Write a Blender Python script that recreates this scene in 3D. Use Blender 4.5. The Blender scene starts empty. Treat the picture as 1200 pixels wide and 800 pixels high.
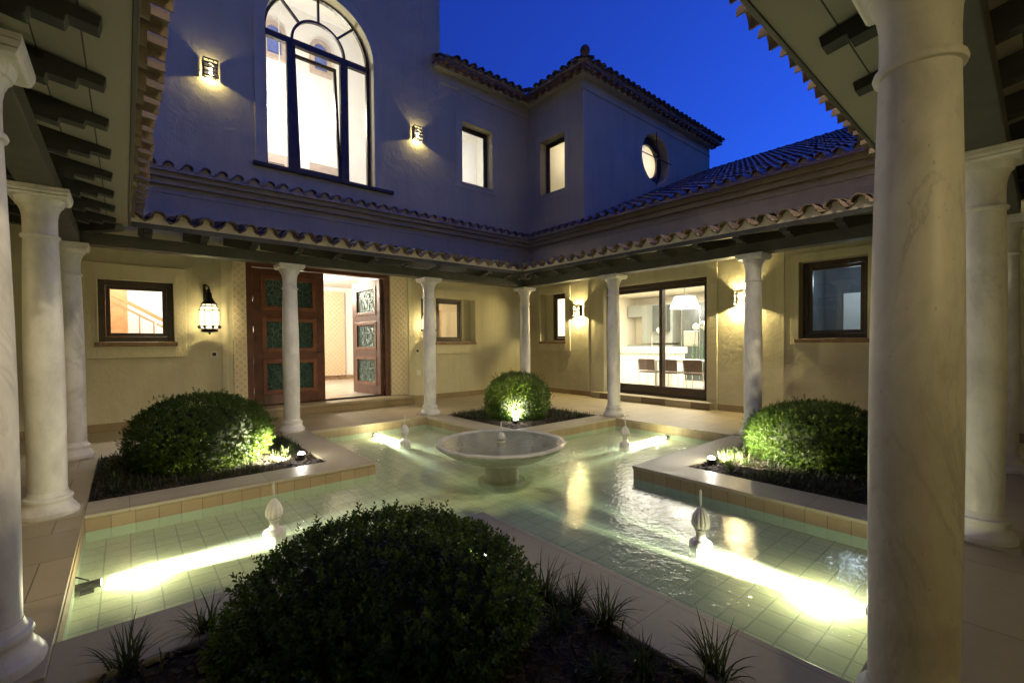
import bpy, math, random
import numpy as np
from mathutils import Vector, Matrix, Euler
R = math.radians
PI = math.pi
rnd = random.Random(7)
S = bpy.context.scene
COL = S.collection

# ------------------------------------------------------------------ materials
class NT:
    def __init__(s, name):
        s.m = bpy.data.materials.new(name); s.m.use_nodes = True
        s.t = s.m.node_tree; s.t.nodes.clear()
        s.out = s.t.nodes.new('ShaderNodeOutputMaterial')
    def n(s, typ, **kw):
        nd = s.t.nodes.new(typ)
        for k, v in kw.items(): setattr(nd, k, v)
        return nd
    def set(s, nd, **kw):
        for k, v in kw.items():
            k = k.replace('_', ' ')
            sock = nd.inputs[k]
            if isinstance(v, bpy.types.NodeSocket): s.t.links.new(v, sock)
            elif isinstance(v, (tuple, list)) and len(v) == 3 and sock.type == 'RGBA': sock.default_value = (*v, 1)
            else: sock.default_value = v
        return nd
    def link(s, a, b): s.t.links.new(a, b)
    def coord(s, kind='pos'):
        if kind == 'pos': return s.n('ShaderNodeNewGeometry').outputs['Position']
        return s.n('ShaderNodeTexCoord').outputs['Object']
    def noise(s, vec, scale, detail=4, rough=.55, dist=0):
        nd = s.n('ShaderNodeTexNoise'); s.set(nd, Vector=vec, Scale=scale, Detail=detail, Roughness=rough, Distortion=dist)
        return nd.outputs['Fac']
    def ramp(s, fac, stops):
        nd = s.n('ShaderNodeValToRGB'); s.link(fac, nd.inputs['Fac'])
        el = nd.color_ramp.elements
        while len(el) < len(stops): el.new(.5)
        for e, (p, c) in zip(el, stops):
            e.position = p; e.color = (*c, 1) if len(c) == 3 else c
        return nd.outputs['Color']
    def mix(s, fac, a, b, mode='MIX'):
        nd = s.n('ShaderNodeMix', data_type='RGBA', blend_type=mode)
        for sock, v in ((nd.inputs[0], fac), (nd.inputs[6], a), (nd.inputs[7], b)):
            if isinstance(v, bpy.types.NodeSocket): s.link(v, sock)
            elif isinstance(v, (tuple, list)): sock.default_value = (*v[:3], 1)
            else: sock.default_value = v
        return nd.outputs[2]
    def math(s, op, a, b=0.0):
        nd = s.n('ShaderNodeMath', operation=op)
        for i, v in enumerate((a, b)):
            if isinstance(v, bpy.types.NodeSocket): s.link(v, nd.inputs[i])
            else: nd.inputs[i].default_value = v
        return nd.outputs[0]
    def bump(s, h, strength=.3, dist=.01):
        nd = s.n('ShaderNodeBump'); s.set(nd, Height=h, Strength=strength, Distance=dist)
        return nd.outputs['Normal']
    def bsdf(s, color, rough=.6, normal=None, **kw):
        nd = s.n('ShaderNodeBsdfPrincipled')
        s.set(nd, Base_Color=color, Roughness=rough)
        if normal is not None: s.link(normal, nd.inputs['Normal'])
        for k, v in kw.items(): s.set(nd, **{k: v})
        s.link(nd.outputs[0], s.out.inputs['Surface'])
        return nd

M = {}
def simple(name, col, rough=.6, var=.25, scale=8, bump=.15, bscale=40, bdist=.004, coord='pos', **kw):
    t = NT(name); v = t.coord(coord)
    a = tuple(c*(1-var) for c in col); b = tuple(min(1, c*(1+var)) for c in col)
    c = t.ramp(t.noise(v, scale), [(.3, a), (.7, b)])
    nm = t.bump(t.noise(v, bscale, 5), bump, bdist) if bump else None
    t.bsdf(c, rough, nm, **kw)
    M[name] = t.m
    return t.m

# cream hand-trowelled plaster
def tiles(name, cols, rough):
    t = NT(name); v = t.coord()
    isl = t.n('ShaderNodeNewGeometry').outputs['Random Per Island']
    c = t.ramp(isl, [(i/(len(cols)-1), x) for i, x in enumerate(cols)])
    c = t.mix(t.math('MULTIPLY', t.noise(v, 9, 6, .7), .7), c, tuple(x*.45 for x in cols[0]))
    t.bsdf(c, rough, t.bump(t.noise(v, 30, 6), .5, .008)); M[name] = t.m
tiles('terracotta', [(.16, .115, .07), (.23, .165, .1), (.19, .13, .08), (.28, .21, .13), (.13, .1, .07)], .75)
tiles('roof_tile_dark', [(.27, .21, .17), (.36, .29, .24), (.3, .22, .18), (.42, .35, .29), (.22, .18, .15)], .36)
def plaster(name, col, dirt=.75):
    t = NT(name); v = t.coord()
    big = t.noise(v, 1.3, 5, .6); mid = t.noise(v, 6, 6, .65, .6); fine = t.noise(v, 70, 4)
    c = t.ramp(big, [(.25, tuple(x*.86 for x in col)), (.75, tuple(min(1, x*1.08) for x in col))])
    c = t.mix(t.math('MULTIPLY', mid, .35), c, tuple(x*dirt for x in col))
    mp = t.n('ShaderNodeMapping'); t.link(v, mp.inputs['Vector']); mp.inputs['Scale'].default_value = (2.6, 2.6, .22)
    st = t.ramp(t.noise(mp.outputs[0], 1.5, 6, .65), [(.48, (0, 0, 0)), (.75, (1, 1, 1))])
    c = t.mix(t.math('MULTIPLY', st, .3), c, tuple(x*.55 for x in col))
    h = t.math('ADD', t.math('MULTIPLY', mid, 1.0), t.math('MULTIPLY', fine, .12))
    t.bsdf(c, .85, t.bump(h, .5, .03))
    M[name] = t.m
plaster('plaster', (.61, .565, .375))
plaster('trim_plaster', (.66, .61, .41), .85)
simple('room_white', (.8, .79, .76), .8, .03, 2, .05)
simple('room_cream', (.78, .72, .58), .8, .03, 2, .05)
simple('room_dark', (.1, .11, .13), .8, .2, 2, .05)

def marble(name, base, vein, rough=.45):
    t = NT(name); v = t.coord('obj')
    mp = t.n('ShaderNodeMapping'); t.link(v, mp.inputs['Vector']); mp.inputs['Scale'].default_value = (1, 1, .55)
    inf = t.n('ShaderNodeObjectInfo')
    ad = t.n('ShaderNodeVectorMath', operation='ADD'); t.link(mp.outputs[0], ad.inputs[0])
    cb = t.n('ShaderNodeCombineXYZ'); t.link(t.math('MULTIPLY', inf.outputs['Random'], 17), cb.inputs[0]); t.link(t.math('MULTIPLY', inf.outputs['Random'], 31), cb.inputs[2])
    t.link(cb.outputs[0], ad.inputs[1]); v = ad.outputs[0]
    nz = t.noise(v, 2.2, 8, .65, 1.6)
    ve = t.math('ABSOLUTE', t.math('SUBTRACT', nz, .5))
    vf = t.ramp(ve, [(0, (1, 1, 1)), (.022, (.25, .25, .25)), (.09, (0, 0, 0))])
    patch = t.ramp(t.noise(v, 1.6, 3), [(.45, (0, 0, 0)), (.75, (1, 1, 1))])
    f = t.math('MULTIPLY', vf, patch)
    cloud = t.ramp(t.noise(v, 4.5, 6, .65, .4), [(.3, tuple(x*.7 for x in base)), (.62, base)])
    c = t.mix(t.math('MULTIPLY', f, .6), cloud, vein)
    pit = t.ramp(t.noise(v, 60, 2), [(.24, (0, 0, 0)), (.3, (1, 1, 1))])
    c = t.mix(pit, tuple(x*.65 for x in base), c)
    t.bsdf(c, rough, t.bump(t.noise(v, 35, 6), .12, .006))
    M[name] = t.m
marble('marble', (.74, .72, .67), (.3, .29, .27))
marble('bowl_marble', (.55, .54, .48), (.3, .3, .28), .22)

def slabs(name, c1, c2, joint, w, h, jw, rough=.5, off=.5, mapping='xy', bumpy=.25, coord='pos', stain=.35):
    t = NT(name); v = t.coord(coord)
    if mapping == 'side':
        sp = t.n('ShaderNodeSeparateXYZ'); t.link(v, sp.inputs[0])
        cb = t.n('ShaderNodeCombineXYZ')
        t.link(t.math('ADD', sp.outputs[0], sp.outputs[1]), cb.inputs[0]); t.link(sp.outputs[2], cb.inputs[1])
        bv = cb.outputs[0]
    elif mapping == 'yx':
        sp = t.n('ShaderNodeSeparateXYZ'); t.link(v, sp.inputs[0])
        cb = t.n('ShaderNodeCombineXYZ'); t.link(sp.outputs[1], cb.inputs[0]); t.link(sp.outputs[0], cb.inputs[1]); bv = cb.outputs[0]
    else: bv = v
    br = t.n('ShaderNodeTexBrick', offset=off, squash=1.0)
    t.set(br, Vector=bv, Color1=(0, 0, 0), Color2=(1, 1, 1), Mortar=(.5, .5, .5), Scale=1.0, Mortar_Size=jw, Mortar_Smooth=.25, Bias=0.0, Brick_Width=w, Row_Height=h)
    n1 = t.noise(v, 3.2, 7, .65, .5); n2 = t.noise(v, 22, 5, .6)
    per = t.n('ShaderNodeRGBToBW'); t.link(br.outputs['Color'], per.inputs[0])
    f = t.math('ADD', t.math('MULTIPLY', per.outputs[0], .45), t.math('MULTIPLY', n1, .7))
    c = t.ramp(f, [(.2, c1), (.85, c2)])
    c = t.mix(t.math('MULTIPLY', n2, stain), c, tuple(x*.62 for x in c1))
    c = t.mix(br.outputs['Fac'], c, joint)
    hgt = t.math('SUBTRACT', t.math('MULTIPLY', n2, .25), br.outputs['Fac'])
    rg = t.ramp(n1, [(.3, (rough*.8,)*3), (.7, (min(1, rough*1.25),)*3)])
    t.bsdf(c, rg, t.bump(hgt, bumpy, .006))
    M[name] = t.m
slabs('paving', (.32, .265, .165), (.46, .385, .25), (.15, .11, .07), .9, .6, .004, .45)
slabs('coping_stone', (.4, .355, .245), (.54, .485, .35), (.24, .2, .13), 1.1, 1.3, .003, .45, 0, stain=.6)
slabs('side_tile', (.33, .25, .14), (.45, .35, .21), (.17, .12, .07), .162, .3, .003, .5, 0, 'side')
slabs('glow_tinted_tile', (.46, .58, .45), (.56, .68, .55), (.36, .45, .35), .162, .3, .003, .35, 0, 'side', .15)  # mint colour stands in for underwater lamp glow on the submerged tiles
slabs('pool_tile', (.66, .68, .42), (.79, .8, .53), (.42, .44, .3), .155, .155, .005, .8, 0, 'xy', .4)
slabs('skirting_stone', (.26, .19, .1), (.36, .27, .15), (.16, .11, .06), .5, .4, .003, .5, 0, 'side')
slabs('room_floor', (.66, .61, .52), (.7, .65, .56), (.6, .54, .45), .6, .6, .003, .2, 0, stain=.1)
slabs('boards', (.3, .285, .225), (.38, .36, .29), (.035, .033, .03), 8, .19, .004, .6, 0, 'xy', .3, 'obj', .25)

simple('rafter_paint', (.03, .033, .03), .6, .25, 5, .25, 30)
simple('beam_paint', (.055, .056, .046), .55, .25, 5, .25, 30)
simple('frame_wood', (.05, .032, .021), .4, .3, 12, .1)
simple('mahogany', (.17, .058, .026), .38, .35, 6, .2, 25)
simple('mahogany_dark', (.1, .033, .017), .38, .35, 6, .2, 25)
simple('terracotta_sill', (.24, .15, .085), .65, .3, 9, .3, 30)
simple('mortar', (.62, .56, .44), .85, .15, 8, .4, 40)
simple('iron', (.012, .011, .010), .45, .2, 20, .15, 50)
simple('black_plastic', (.015, .015, .017), .35, .1, 20, 0)
simple('chrome', (.6, .6, .58), .2, .02, 5, 0, Metallic=1.0)
simple('brown_leather', (.09, .05, .03), .45, .2, 20, .15)
simple('white_gloss', (.8, .8, .77), .25, .02, 3, 0)
simple('grey_cabinet', (.3, .32, .29), .3, .05, 3, 0)
simple('dark_cabinet', (.07, .08, .075), .2, .1, 3, 0)
simple('stair_wood', (.42, .22, .09), .45, .25, 8, .1)
simple('niche_stone', (.42, .34, .29), .7, .15, 8, .1)
simple('soil', (.03, .022, .015), .95, .6, 18, .9, 45, .03)
simple('mulch', (.05, .034, .022), .9, .5, 30, .5, 60, .01)
simple('orchid', (.85, .83, .75), .5, .05, 20, 0)
simple('stem_green', (.05, .1, .03), .5, .3, 20, 0)
simple('switch_white', (.7, .67, .58), .4, .03, 5, 0)
simple('far_ground', (.12, .1, .07), .9, .3, .5, .2, 5)

# carved stone lattice around the door
def carved(name, c, scale, stretch=(1, 1, 1)):
    t = NT(name); v = t.coord()
    sp = t.n('ShaderNodeSeparateXYZ'); t.link(v, sp.inputs[0])
    a = t.math('ADD', sp.outputs[0], sp.outputs[2]); b = t.math('SUBTRACT', sp.outputs[0], sp.outputs[2])
    def tri(x): return t.math('ABSOLUTE', t.math('SUBTRACT', t.math('FRACT', t.math('MULTIPLY', x, scale)), .5))
    h = t.math('MULTIPLY', t.math('MAXIMUM', tri(a), tri(b)), 2.0)
    hs = t.ramp(h, [(.6, (0, 0, 0)), (.75, (1, 1, 1))])
    cc = t.mix(hs, tuple(x*.86 for x in c), c)
    t.bsdf(cc, .8, t.bump(t.math('ADD', hs, t.math('MULTIPLY', t.noise(v, 25, 5), .5)), .5, .02))
    M[name] = t.m
carved('carved_stone', (.66, .56, .38), 7.5)
carved('lattice_screen', (.66, .5, .34), 6.5)
# verdigris carved copper panels
t = NT('verdigris'); v = t.coord('obj')
vo = t.n('ShaderNodeTexVoronoi', feature='DISTANCE_TO_EDGE'); t.set(vo, Vector=v, Scale=11.0)
wv = t.noise(v, 9, 3, .5, 3.0)
h = t.math('ADD', t.ramp(vo.outputs['Distance'], [(0, (1, 1, 1)), (.12, (0, 0, 0))]), t.ramp(t.math('ABSOLUTE', t.math('SUBTRACT', wv, .5)), [(0, (1, 1, 1)), (.06, (0, 0, 0))]))
c = t.mix(t.math('MINIMUM', h, 1.0), (.018, .05, .045), (.1, .2, .17))
t.bsdf(c, .35, t.bump(h, .9, .02), Metallic=.35)
M['verdigris'] = t.m
# window glass
def schlick(t, f0, normal=None):
    lw = t.n('ShaderNodeLayerWeight'); lw.inputs['Blend'].default_value = .5
    if normal is not None: t.link(normal, lw.inputs['Normal'])
    return t.math('ADD', t.math('MULTIPLY', t.math('POWER', lw.outputs['Facing'], 5.0), 1-f0), f0)
def glass(name, tint=(1, 1, 1), lo=.04, rough=.0):
    t = NT(name)
    tr = t.n('ShaderNodeBsdfTransparent'); tr.inputs[0].default_value = (*tint, 1)
    gl = t.n('ShaderNodeBsdfGlossy'); gl.inputs['Roughness'].default_value = rough
    mx = t.n('ShaderNodeMixShader'); t.link(schlick(t, .04), mx.inputs[0]); t.link(tr.outputs[0], mx.inputs[1]); t.link(gl.outputs[0], mx.inputs[2])
    t.link(mx.outputs[0], t.out.inputs['Surface'])
    M[name] = t.m
glass('glass'); glass('dark_glass', (.5, .6, .62))
# water surface
def water(name, tint, bs, strength, rough, scale, glosscol=(1, 1, 1), vol=None):
    t = NT(name); v = t.coord()
    mp = t.n('ShaderNodeMapping'); t.link(v, mp.inputs['Vector']); mp.inputs['Scale'].default_value = (1, 1, 1)
    nz = t.math('ADD', t.noise(mp.outputs[0], scale, 3, .5, .8), t.math('MULTIPLY', t.noise(mp.outputs[0], scale*3.1, 2, .5, .3), .35))
    nm = t.bump(nz, strength, bs)
    tr = t.n('ShaderNodeBsdfTransparent'); tr.inputs[0].default_value = (*tint, 1)
    gl = t.n('ShaderNodeBsdfGlossy'); gl.inputs['Roughness'].default_value = rough; gl.inputs[0].default_value = (*glosscol, 1)
    t.link(nm, gl.inputs['Normal'])
    mx = t.n('ShaderNodeMixShader'); t.link(schlick(t, .025, nm), mx.inputs[0]); t.link(tr.outputs[0], mx.inputs[1]); t.link(gl.outputs[0], mx.inputs[2])
    t.link(mx.outputs[0], t.out.inputs['Surface'])
    if vol:
        vs = t.n('ShaderNodeVolumeScatter'); vs.inputs['Color'].default_value = (*vol[0], 1); vs.inputs['Density'].default_value = vol[1]; vs.inputs['Anisotropy'].default_value = vol[2]
        va = t.n('ShaderNodeVolumeAbsorption'); va.inputs['Color'].default_value = (.35, .9, .55, 1); va.inputs['Density'].default_value = .25
        aa = t.n('ShaderNodeAddShader'); t.link(vs.outputs[0], aa.inputs[0]); t.link(va.outputs[0], aa.inputs[1]); t.link(aa.outputs[0], t.out.inputs['Volume'])
    M[name] = t.m
water('water', (.95, 1, .92), .012, .36, .11, 12, vol=((.97, 1, .85), .6, .1))
water('bowl_water', (.75, .8, .8), .01, .35, .05, 9)
# water jet
t = NT('jet')
tr = t.n('ShaderNodeBsdfTransparent'); df = t.n('ShaderNodeBsdfTranslucent'); df.inputs[0].default_value = (.9, .92, .9, 1)
d2 = t.n('ShaderNodeBsdfDiffuse'); d2.inputs[0].default_value = (.9, .92, .9, 1)
ad = t.n('ShaderNodeMixShader'); ad.inputs[0].default_value = .5; t.link(df.outputs[0], ad.inputs[1]); t.link(d2.outputs[0], ad.inputs[2])
mx = t.n('ShaderNodeMixShader'); mx.inputs[0].default_value = .3; t.link(tr.outputs[0], mx.inputs[1]); t.link(ad.outputs[0], mx.inputs[2]); t.link(mx.outputs[0], t.out.inputs['Surface']); M['jet'] = t.m
# leaves
def leaf(name, c1, c2, rough=.42, trans=.25, dead=None):
    t = NT(name)
    v = t.coord()
    isl = t.n('ShaderNodeNewGeometry').outputs['Random Per Island']
    c = t.ramp(t.math('ADD', t.math('MULTIPLY', isl, .75), t.math('MULTIPLY', t.noise(v, 7, 2), .25)), [(.05, c1), (.8, c2), (.97, dead or tuple(x*1.5 for x in c2))])
    p = t.n('ShaderNodeBsdfPrincipled'); t.set(p, Base_Color=c, Roughness=rough); p.inputs['Specular IOR Level'].default_value = .3
    tl = t.n('ShaderNodeBsdfTranslucent'); t.link(t.mix(.5, c, (.3, .45, .05)), tl.inputs[0])
    mx = t.n('ShaderNodeMixShader'); mx.inputs[0].default_value = trans
    t.link(p.outputs[0], mx.inputs[1]); t.link(tl.outputs[0], mx.inputs[2]); t.link(mx.outputs[0], t.out.inputs['Surface'])
    M[name] = t.m
leaf('box_leaf', (.009, .024, .003), (.031, .064, .008), .45, .3, (.06, .07, .015))
leaf('cover_leaf', (.006, .01, .004), (.015, .022, .009), .6, .1)
leaf('grass_leaf', (.022, .035, .016), (.05, .065, .03), .45, .15)
simple('bush_light_block', (.006, .011, .003), .95, .3, 20, 0)
# lamps
def emit(name, col, strength, transp=0):
    t = NT(name); e = t.n('ShaderNodeEmission'); e.inputs[0].default_value = (*col, 1); e.inputs[1].default_value = strength
    if transp:
        tr = t.n('ShaderNodeBsdfTransparent'); mx = t.n('ShaderNodeMixShader'); mx.inputs[0].default_value = transp
        t.link(e.outputs[0], mx.inputs[1]); t.link(tr.outputs[0], mx.inputs[2]); t.link(mx.outputs[0], t.out.inputs['Surface'])
    else: t.link(e.outputs[0], t.out.inputs['Surface'])
    M[name] = t.m
WARM = (1, .8, .37); WHITE = (1, .93, .78)
emit('lantern_glow', (1, .86, .58), 4, .7)
emit('bulb', (1, .9, .68), 14)
emit('lens_glow', (.92, .95, 1), 18)
emit('spot_glow', (1, .94, .8), 14)
emit('shade_glow', (1, .97, .88), 2.2)
emit('downlight_glow', (1, .96, .85), 8)

# ------------------------------------------------------------------ mesh building
class MB:
    def __init__(s): s.v = []; s.f = []
    def add(s, vs, fs):
        o = len(s.v); s.v += [tuple(p) for p in vs]; s.f += [tuple(i+o for i in f) for f in fs]; return s
    def box(s, a, b):
        x0, y0, z0 = (min(a[i], b[i]) for i in range(3)); x1, y1, z1 = (max(a[i], b[i]) for i in range(3))
        return s.add([(x0,y0,z0),(x1,y0,z0),(x1,y1,z0),(x0,y1,z0),(x0,y0,z1),(x1,y0,z1),(x1,y1,z1),(x0,y1,z1)],
                     [(0,3,2,1),(4,5,6,7),(0,1,5,4),(1,2,6,5),(2,3,7,6),(3,0,4,7)])
    def quad(s, *p): return s.add(p, [tuple(range(len(p)))])
    def prism(s, poly, d):
        """poly: list of 3D points (planar), d: extrusion vector"""
        n = len(poly); d = Vector(d)
        vs = [Vector(p) for p in poly] + [Vector(p)+d for p in poly]
        return s.add(vs, [tuple(range(n))[::-1], tuple(range(n, 2*n))] + [(i, (i+1) % n, n+(i+1) % n, n+i) for i in range(n)])
    def lathe(s, prof, c=(0, 0, 0), n=32, cap=True, flute=None):
        vs = []; fs = []
        for (r, z) in prof:
            for k in range(n):
                a = 2*PI*k/n
                rr = r*(flute(k, n, z) if flute else 1)
                vs.append((c[0]+rr*math.cos(a), c[1]+rr*math.sin(a), c[2]+z))
        for i in range(len(prof)-1):
            for k in range(n):
                k2 = (k+1) % n
                fs.append((i*n+k, i*n+k2, (i+1)*n+k2, (i+1)*n+k))
        if cap: fs.append(tuple(range(n))[::-1]); fs.append(tuple((len(prof)-1)*n+k for k in range(n)))
        return s.add(vs, fs)
    def tube(s, path, r, n=8, taper=None):
        pts = [Vector(p) for p in path]; vs = []; fs = []
        for i, p in enumerate(pts):
            d = (pts[min(i+1, len(pts)-1)]-pts[max(i-1, 0)]).normalized()
            a = d.orthogonal().normalized() if i == 0 else (a-d*a.dot(d)).normalized()
            b = d.cross(a)
            rr = r if taper is None else r*taper[i]
            for k in range(n):
                t = 2*PI*k/n; vs.append(p+a*rr*math.cos(t)+b*rr*math.sin(t))
        for i in range(len(pts)-1):
            for k in range(n):
                k2 = (k+1) % n; fs.append((i*n+k, i*n+k2, (i+1)*n+k2, (i+1)*n+k))
        fs.append(tuple(range(n))[::-1]); fs.append(tuple((len(pts)-1)*n+k for k in range(n)))
        return s.add(vs, fs)
    def build(s, name, mat, parent=None, smooth=False, bevel=0, local=False):
        off = Vector((0, 0, 0))
        if parent is not None and not local: off = WLOC[parent.name]
        me = bpy.data.meshes.new(name)
        me.from_pydata([(p[0]-off.x, p[1]-off.y, p[2]-off.z) for p in s.v], [], s.f)
        me.materials.append(M[mat] if isinstance(mat, str) else mat)
        if smooth:
            me.polygons.foreach_set('use_smooth', [True]*len(me.polygons))
            if smooth != 'all': me.set_sharp_from_angle(angle=R(38))
        me.update()
        o = bpy.data.objects.new(name, me); COL.objects.link(o)
        WLOC[o.name] = Vector((0, 0, 0)) if parent is None else WLOC[parent.name]
        if parent is not None: o.parent = parent
        if bevel:
            b = o.modifiers.new('bevel', 'BEVEL'); b.width = bevel; b.segments = 2; b.limit_method = 'ANGLE'; b.angle_limit = R(40)
        return o
WLOC = {}
def tag(o, label, cat, group=None, kind=None):
    o['label'] = label; o['category'] = cat
    if group: o['group'] = group
    o['kind'] = kind or 'thing'
    return o
def thing(name, label, cat, loc=(0, 0, 0), rz=0, group=None, kind=None):
    o = bpy.data.objects.new(name, None); COL.objects.link(o); o.empty_display_size = .1
    o.location = loc; o.rotation_euler = (0, 0, rz); WLOC[o.name] = Vector(loc)
    tag(o, label, cat, group, kind); return o
def dup(root, loc, rz=0, label=None, group=None, scale=None):
    def cp(o, par):
        c = o.copy(); COL.objects.link(c); WLOC[c.name] = Vector(loc)
        if par is not None: c.parent = par
        for ch in list(o.children): cp(ch, c)
        return c
    r = cp(root, None); r.location = loc; r.rotation_euler = (0, 0, rz)
    if label: r['label'] = label
    if group: r['group'] = group
    if scale: r.scale = (scale,)*3 if not isinstance(scale, tuple) else scale
    return r
def structure(name, mb, mat, label, cat, bevel=0, kind='structure'):
    o = mb.build(name, mat, bevel=bevel); tag(o, label, cat, None, kind); return o
def lamp(name, typ, loc, power, col=WARM, size=.03, rot=None, target=None, spot=None, blend=.5, sx=None, sy=None):
    l = bpy.data.lights.new(name, typ); l.energy = power; l.color = col
    if typ in ('POINT', 'SPOT'): l.shadow_soft_size = size
    if typ == 'SPOT': l.spot_size = R(spot); l.spot_blend = blend
    if typ == 'AREA':
        l.shape = 'RECTANGLE'; l.size = sx; l.size_y = sy
    o = bpy.data.objects.new(name, l); COL.objects.link(o); o.location = loc
    if target is not None: o.rotation_euler = (Vector(target)-Vector(loc)).to_track_quat('-Z', 'Y').to_euler()
    elif rot: o.rotation_euler = rot
    return o

# ------------------------------------------------------------------ plan
CX, CY = 3.3, 4.08
XL, XR, YN, YF = -.512, 7.11, .283, 7.88            # column lines
WX0, WX1, WY0, WY1 = -2.6, 9.2, -1.8, 10.0          # gallery walls
H3 = 3.59; HI = 1.065; WZ = -.145; FZ = -.23

# ------------------------------------------------------------------ ground, paving, pool
structure('ground', MB().quad((-150, -150, -.6), (150, -150, -.6), (150, 150, -.6), (-150, 150, -.6)), 'far_ground', 'dark ground running out below and beyond the house', 'ground')
px0, px1, py0, py1 = CX-H3, CX+H3, CY-H3, CY+H3
pv = MB()
pv.box((WX0, WY0, -.5), (px0, WY1, 0)); pv.box((px1, WY0, -.5), (WX1, WY1, 0))
pv.box((px0, WY0, -.5), (px1, py0, 0)); pv.box((px0, py1, -.5), (px1, WY1, 0))
structure('paving', pv, 'paving', 'beige stone slab paving of the covered gallery around the pool', 'paving')
pf = MB(); pf.quad((px0, py0, FZ), (px1, py0, FZ), (px1, py1, FZ), (px0, py1, FZ))
structure('pool_floor', pf, 'pool_tile', 'pale green square tiled floor of the cross shaped pool', 'pool floor')
# end walls of the four pool arms
pe = MB(); pw = MB()
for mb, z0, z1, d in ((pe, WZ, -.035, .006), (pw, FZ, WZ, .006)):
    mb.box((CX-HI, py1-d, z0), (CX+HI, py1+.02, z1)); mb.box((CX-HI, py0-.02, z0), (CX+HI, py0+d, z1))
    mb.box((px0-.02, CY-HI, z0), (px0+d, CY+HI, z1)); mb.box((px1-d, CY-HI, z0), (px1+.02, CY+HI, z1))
structure('pool_wall', pe, 'side_tile', 'tan tiled end walls of the pool above the water', 'pool wall')
structure('pool_wall', pw, 'glow_tinted_tile', 'tiled end walls of the pool below the water, coloured pale green by painted lamp glow', 'pool wall')
a, b = HI+.004, H3-.004
cross = [(-a,-b),(a,-b),(a,-a),(b,-a),(b,a),(a,a),(a,b),(-a,b),(-a,a),(-b,a),(-b,-a),(-a,-a)]
structure('water', MB().prism([(CX+x, CY+y, FZ-.02) for x, y in cross], (0, 0, WZ-FZ+.02)), 'water', 'shallow clear green water filling the cross shaped pool', 'water')

# planters in the four quadrants
PLANT = {}
def planter(sx, sy, label):
    pt = thing('planter', label, 'planter', (CX+sx*2.33, CY+sy*2.33, 0), 0, 'sunken planting beds at the corners of the pool')
    def P(x, y, z): return (CX+sx*x, CY+sy*y, z)
    cw = .425; o = .012
    L = [(HI-o, HI-o), (H3, HI-o), (H3, HI+cw), (HI+cw, HI+cw), (HI+cw, H3), (HI-o, H3)]
    mb = MB(); mb.prism([P(x, y, -.035) for x, y in L], (0, 0, .035)); mb.build('coping', 'coping_stone', pt, bevel=.008)
    for nm, z0, z1, mt in (('side_wall', WZ, -.0352, 'side_tile'), ('glow_tinted_wall', FZ-.02, WZ-.0005, 'glow_tinted_tile')):  # lower band has the underwater glow in its colour
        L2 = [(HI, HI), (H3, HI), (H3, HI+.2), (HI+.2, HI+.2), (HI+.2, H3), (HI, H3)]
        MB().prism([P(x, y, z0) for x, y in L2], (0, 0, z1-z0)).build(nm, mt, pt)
    # soil as a lumpy sheet
    n = 26; vs = []; fs = []; i0, i1 = HI+cw, H3
    for i in range(n+1):
        for j in range(n+1):
            e = min(i, j, n-i, n-j)/n
            vs.append(P(i0+(i1-i0)*i/n, i0+(i1-i0)*j/n, -.035+.03*min(1, e*6)+rnd.uniform(-.012, .012)))
    for i in range(n):
        for j in range(n): fs.append((i*(n+1)+j, (i+1)*(n+1)+j, (i+1)*(n+1)+j+1, i*(n+1)+j+1))
    MB().add(vs, fs).build('soil', 'soil', pt, smooth='all')
    # mulch chips
    mb = MB()
    for _ in range(1300):
        x, y = rnd.uniform(i0+.02, i1-.02), rnd.uniform(i0+.02, i1-.02)
        c = Vector(P(x, y, -.004+rnd.uniform(-.006, .008))); l = rnd.uniform(.01, .028); w = rnd.uniform(.005, .012)
        e = Euler((rnd.uniform(-.5, .5), rnd.uniform(-.5, .5), rnd.uniform(0, 6.3))).to_matrix()
        q = [c+e@Vector(p) for p in ((-l, -w, 0), (l, -w, 0), (l, w, 0), (-l, w, 0), (-l, -w, .006), (l, -w, .006), (l, w, .006), (-l, w, .006))]
        mb.add(q, [(0,3,2,1),(4,5,6,7),(0,1,5,4),(1,2,6,5),(2,3,7,6),(3,0,4,7)])
    o = mb.build('mulch', 'mulch', pt); o['kind'] = 'stuff'
    return pt
planter(-1, 1, 'stone edged planting bed below the window with the staircase, left of the pool')
planter(1, 1, 'stone edged planting bed in the far corner, behind the fountain bowl')
planter(1, -1, 'stone edged planting bed on the right, in front of the dark window')
planter(-1, -1, 'stone edged planting bed nearest the viewer, holding the big dark bush')

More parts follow.
